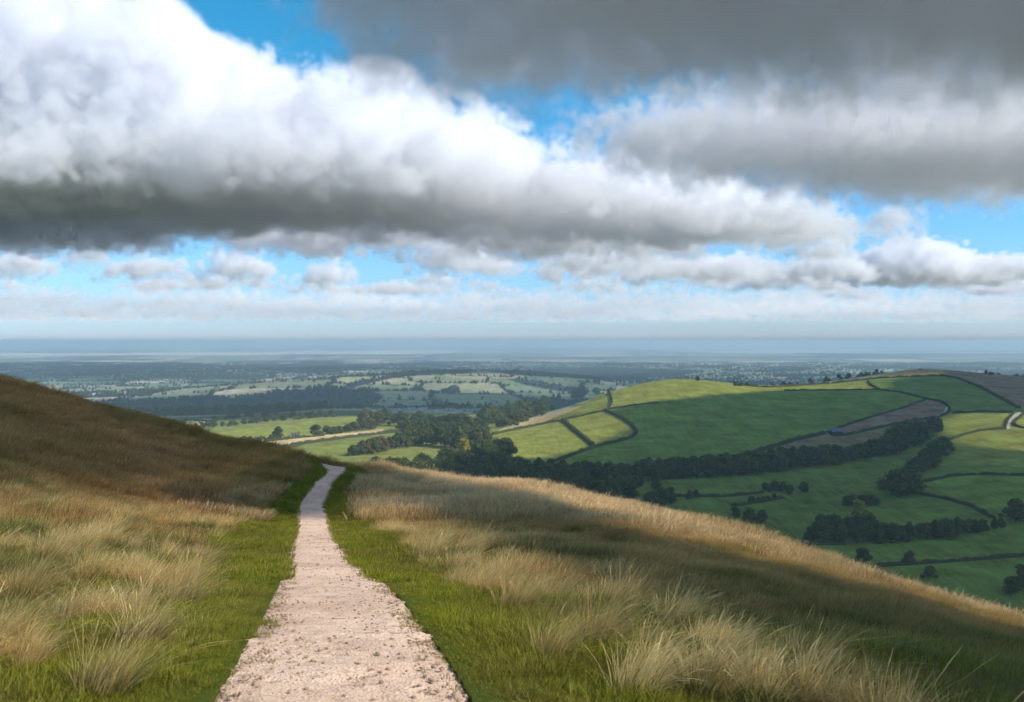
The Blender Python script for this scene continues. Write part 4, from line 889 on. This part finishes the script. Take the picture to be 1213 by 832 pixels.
def clouds():
    cm = cloud_mat('cloud_vapour', .0115)
    # --- the big bank across the middle of the sky
    lo = (-3700, 3400, 560); hi = (2800, 7400, 2000); vx = (15, 15, 15)
    n, X, Y, Z = grid(lo, hi, vx)
    px = CX + F*X[:, :, 0]/Y[:, :, 0]
    Yn = np.interp(px, [-200, 300, 520, 650, 800, 1000, 1100], [3650, 3750, 4000, 4500, 5000, 5600, 6200])
    Yf = np.interp(px, [-200, 0, 300, 700, 1000, 1060], [6000, 6300, 6600, 6900, 7200, 6300])
    Yt = Yn + 900
    py = np.interp(px, [-200, 0, 190, 225, 250, 300, 340, 400, 470, 500, 560, 610, 640, 700, 760, 880, 960, 1010, 1040],
                   [-90, -60, 10, 48, 80, 92, 102, 108, 112, 130, 148, 170, 192, 192, 204, 224, 238, 258, 300])
    top = (EY-py)/F*Yt - 620
    yy = Y[:, :, 0]
    prof = np.clip((yy-Yn)/900, 0, 1)**.5 * np.clip((Yf-yy)/1300, 0, 1)**.6
    Hh = top*prof
    edge = np.minimum(np.minimum(yy-Yn, Yf-yy)/2.2, (1045-px)*2.5)
    n1 = fbm3(n, vx, 1400, 3.9, 5); n2 = fbm3(n, vx, 420, 3.3, 6)
    bil = np.abs(n1)*270 - 170 + np.abs(n2)*85 - 50
    Fb = np.minimum((620+Hh[:, :, None]-Z)*.75, edge[:, :, None]); Fm = np.minimum(Fb + bil*np.clip(Hh[:, :, None]/500, .35, 1), Fb+150)
    zb = 612 + 26*n1 + 85*sstep(-.5, 1, n2)
    Fm = np.minimum(Fm, (Z-zb)*1.5)
    soft = 45 + 60*sstep(-1, 1, n1)
    d = np.clip(Fm/soft, 0, 1)
    # the smaller bank under it on the left and the stray puff on the right
    nn = np.abs(n2)*70 - 35 + n1*18
    for e in ((30, 286, 330, 60, 6300, .5), (1055, 266, 52, 22, 5600, 1), (-60, 262, 260, 50, 6000, .5), (330,290,130,28,6800,.5),(640,296,260,24,7000,.3),(450,288,160,22,7000,.3)):
        G = ell(X, Y, Z, *e) + nn*(.4 if e[2] < 100 else .9)
        d = np.maximum(d, np.clip(G/60, 0, 1))
    volume_from('cumulus_bank', d, lo, hi, cm)
    # --- dark cloud at the top right and the pale bank under it
    lo = (-900, 1000, 560); hi = (2900, 4800, 1060); vx = (13, 13, 13)
    n, X, Y, Z = grid(lo, hi, vx)
    px = CX + F*X[:, :, 0]/Y[:, :, 0]; yy = Y[:, :, 0]
    n1 = fbm3(n, vx, 700, 3.8, 15); n2 = fbm3(n, vx, 260, 3.4, 16)
    Yf = np.interp(px, [300, 385, 480, 560, 700, 800, 900, 1213], [2000, 2450, 2620, 2800, 2800, 2700, 2850, 2800])
    lf = X[:, :, 0] + 420 + (yy-1800)*.12
    e = np.minimum((Yf-yy)/2, lf)
    hD = 60 + 400*np.clip(e/250, 0, 1)
    FD = np.minimum((600+hD[:, :, None]-Z)*.8, e[:, :, None]) + n1*60 + np.abs(n2)*40 - 20
    zb = 600 + 22*n1 + 26*n2 + 120*sstep(120, 0, e)[:, :, None]
    FD = np.minimum(FD, (Z-zb)*.5)
    d = np.clip(FD/85, 0, 1)
    Yn = np.interp(px, [700, 800, 1000, 1213], [3450, 3250, 3150, 3050])
    Yf = np.interp(px, [700, 720, 800, 950, 1100, 1213, 1300], [3400, 3600, 3850, 4250, 4600, 4550, 4500])
    e = np.minimum(np.minimum(yy-Yn, Yf-yy)/2, (px-712)*3.)
    hE = 60 + np.interp(px, [710, 760, 900, 1050, 1213], [160, 215, 215, 240, 260])*np.clip(e/200, 0, 1)**.6
    FE = np.minimum((600+hE[:, :, None]-Z)*.8, e[:, :, None]) + n1*45 + np.abs(n2)*90 - 55
    FE = np.minimum(FE, (Z-600-22*n1-24*n2)*.7)
    d = np.maximum(d, .7*np.clip(FE/60, 0, 1))
    volume_from('overhanging_cloud', d, lo, hi, cloud_mat('dense_cloud_vapour', .015))
    # --- small cumuli further off
    cs = cloud_mat('far_cloud_vapour', .012)
    lo = (-8200, 7600, 520); hi = (8200, 14500, 1150); vx = (34, 34, 20)
    n, X, Y, Z = grid(lo, hi, vx)
    n1 = fbm3(n, vx, 700, 3.5, 25)
    rng = random.Random(4)
    L = [(285, 327, 86, 30, 10200), (260, 327, 50, 20, 10200), (388, 334, 64, 25, 11200), (545, 320, 110, 32, 9400), (600, 322, 60, 20, 9300),
         (175, 326, 110, 22, 9900), (100, 312, 60, 20, 9000), (25, 323, 90, 26, 9800), (715, 316, 150, 24, 8800), (690, 326, 90, 18, 9800), (830, 328, 200, 24, 9900),
         (1080, 332, 170, 50, 10400), (1130, 334, 200, 34, 10600), (985, 328, 110, 30, 9900), (1200, 330, 120, 30, 10300), (930, 338, 120, 22, 11600),
         (520, 336, 60, 12, 11900)]
    for k in range(26):
        Yd = rng.uniform(10800, 14000); zb = rng.uniform(590, 640)
        L.append((rng.uniform(-40, 1250), EY-zb*F/Yd, rng.uniform(24, 80), rng.uniform(6, 13), Yd))
    Fs = np.full(n, -500, np.float32)
    for e in L:
        x0 = (e[0]-CX)/F*e[4]; a = e[2]/F*e[4]/2+200
        i0, i1 = [int(np.clip((v-lo[0])/vx[0], 0, n[0])) for v in (x0-a, x0+a)]
        j0, j1 = [int(np.clip((v-lo[1])/vx[1], 0, n[1])) for v in (e[4]-a, e[4]+a)]
        if i1 <= i0 or j1 <= j0: continue
        s = (slice(i0, i1), slice(j0, j1))
        Fs[s] = np.maximum(Fs[s], ell(X[i0:i1], Y[:, j0:j1], Z, *e, .8))
    d = np.clip((Fs + np.abs(n1)*75 - 72)/70, 0, 1)*(Fs > -90)
    d *= sstep(560, 610, Z)
    volume_from('small_cumulus', d, lo, hi, cs)
    # --- broken layers near the horizon
    ch = cloud_mat('horizon_cloud_vapour', .0028)
    lo = (-20000, 14500, 560); hi = (20000, 34000, 1000); vx = (80, 80, 36)
    n, X, Y, Z = grid(lo, hi, vx)
    n1 = fbm3(n, vx, 2600, 3.0, 35)[:, :, :1]; n2 = fbm3(n, vx, 500, 3.0, 36)
    top = 600 + 260*np.clip(n1*.8 - 1.0 + 1.0*n2, 0, 1.0)*sstep(34000, 26000, Y)
    d = np.clip((top-Z)/60, 0, 1)*sstep(570, 640, Z)
    volume_from('horizon_cloud', d, lo, hi, ch)
def tick(s): pass
camera_light(); materials(); make_hit(); tick('setup')
build_ground(); tick('ground'); build_path(); build_haze(); shade_blockers(); tick('shade')
make_trees(); all_trees(); all_hedges(); buildings(); tick('trees')
far_woods(); tick('woods'); grass(); drift_tussocks(); tussocks(); tick('grass')
clouds(); tick('clouds')
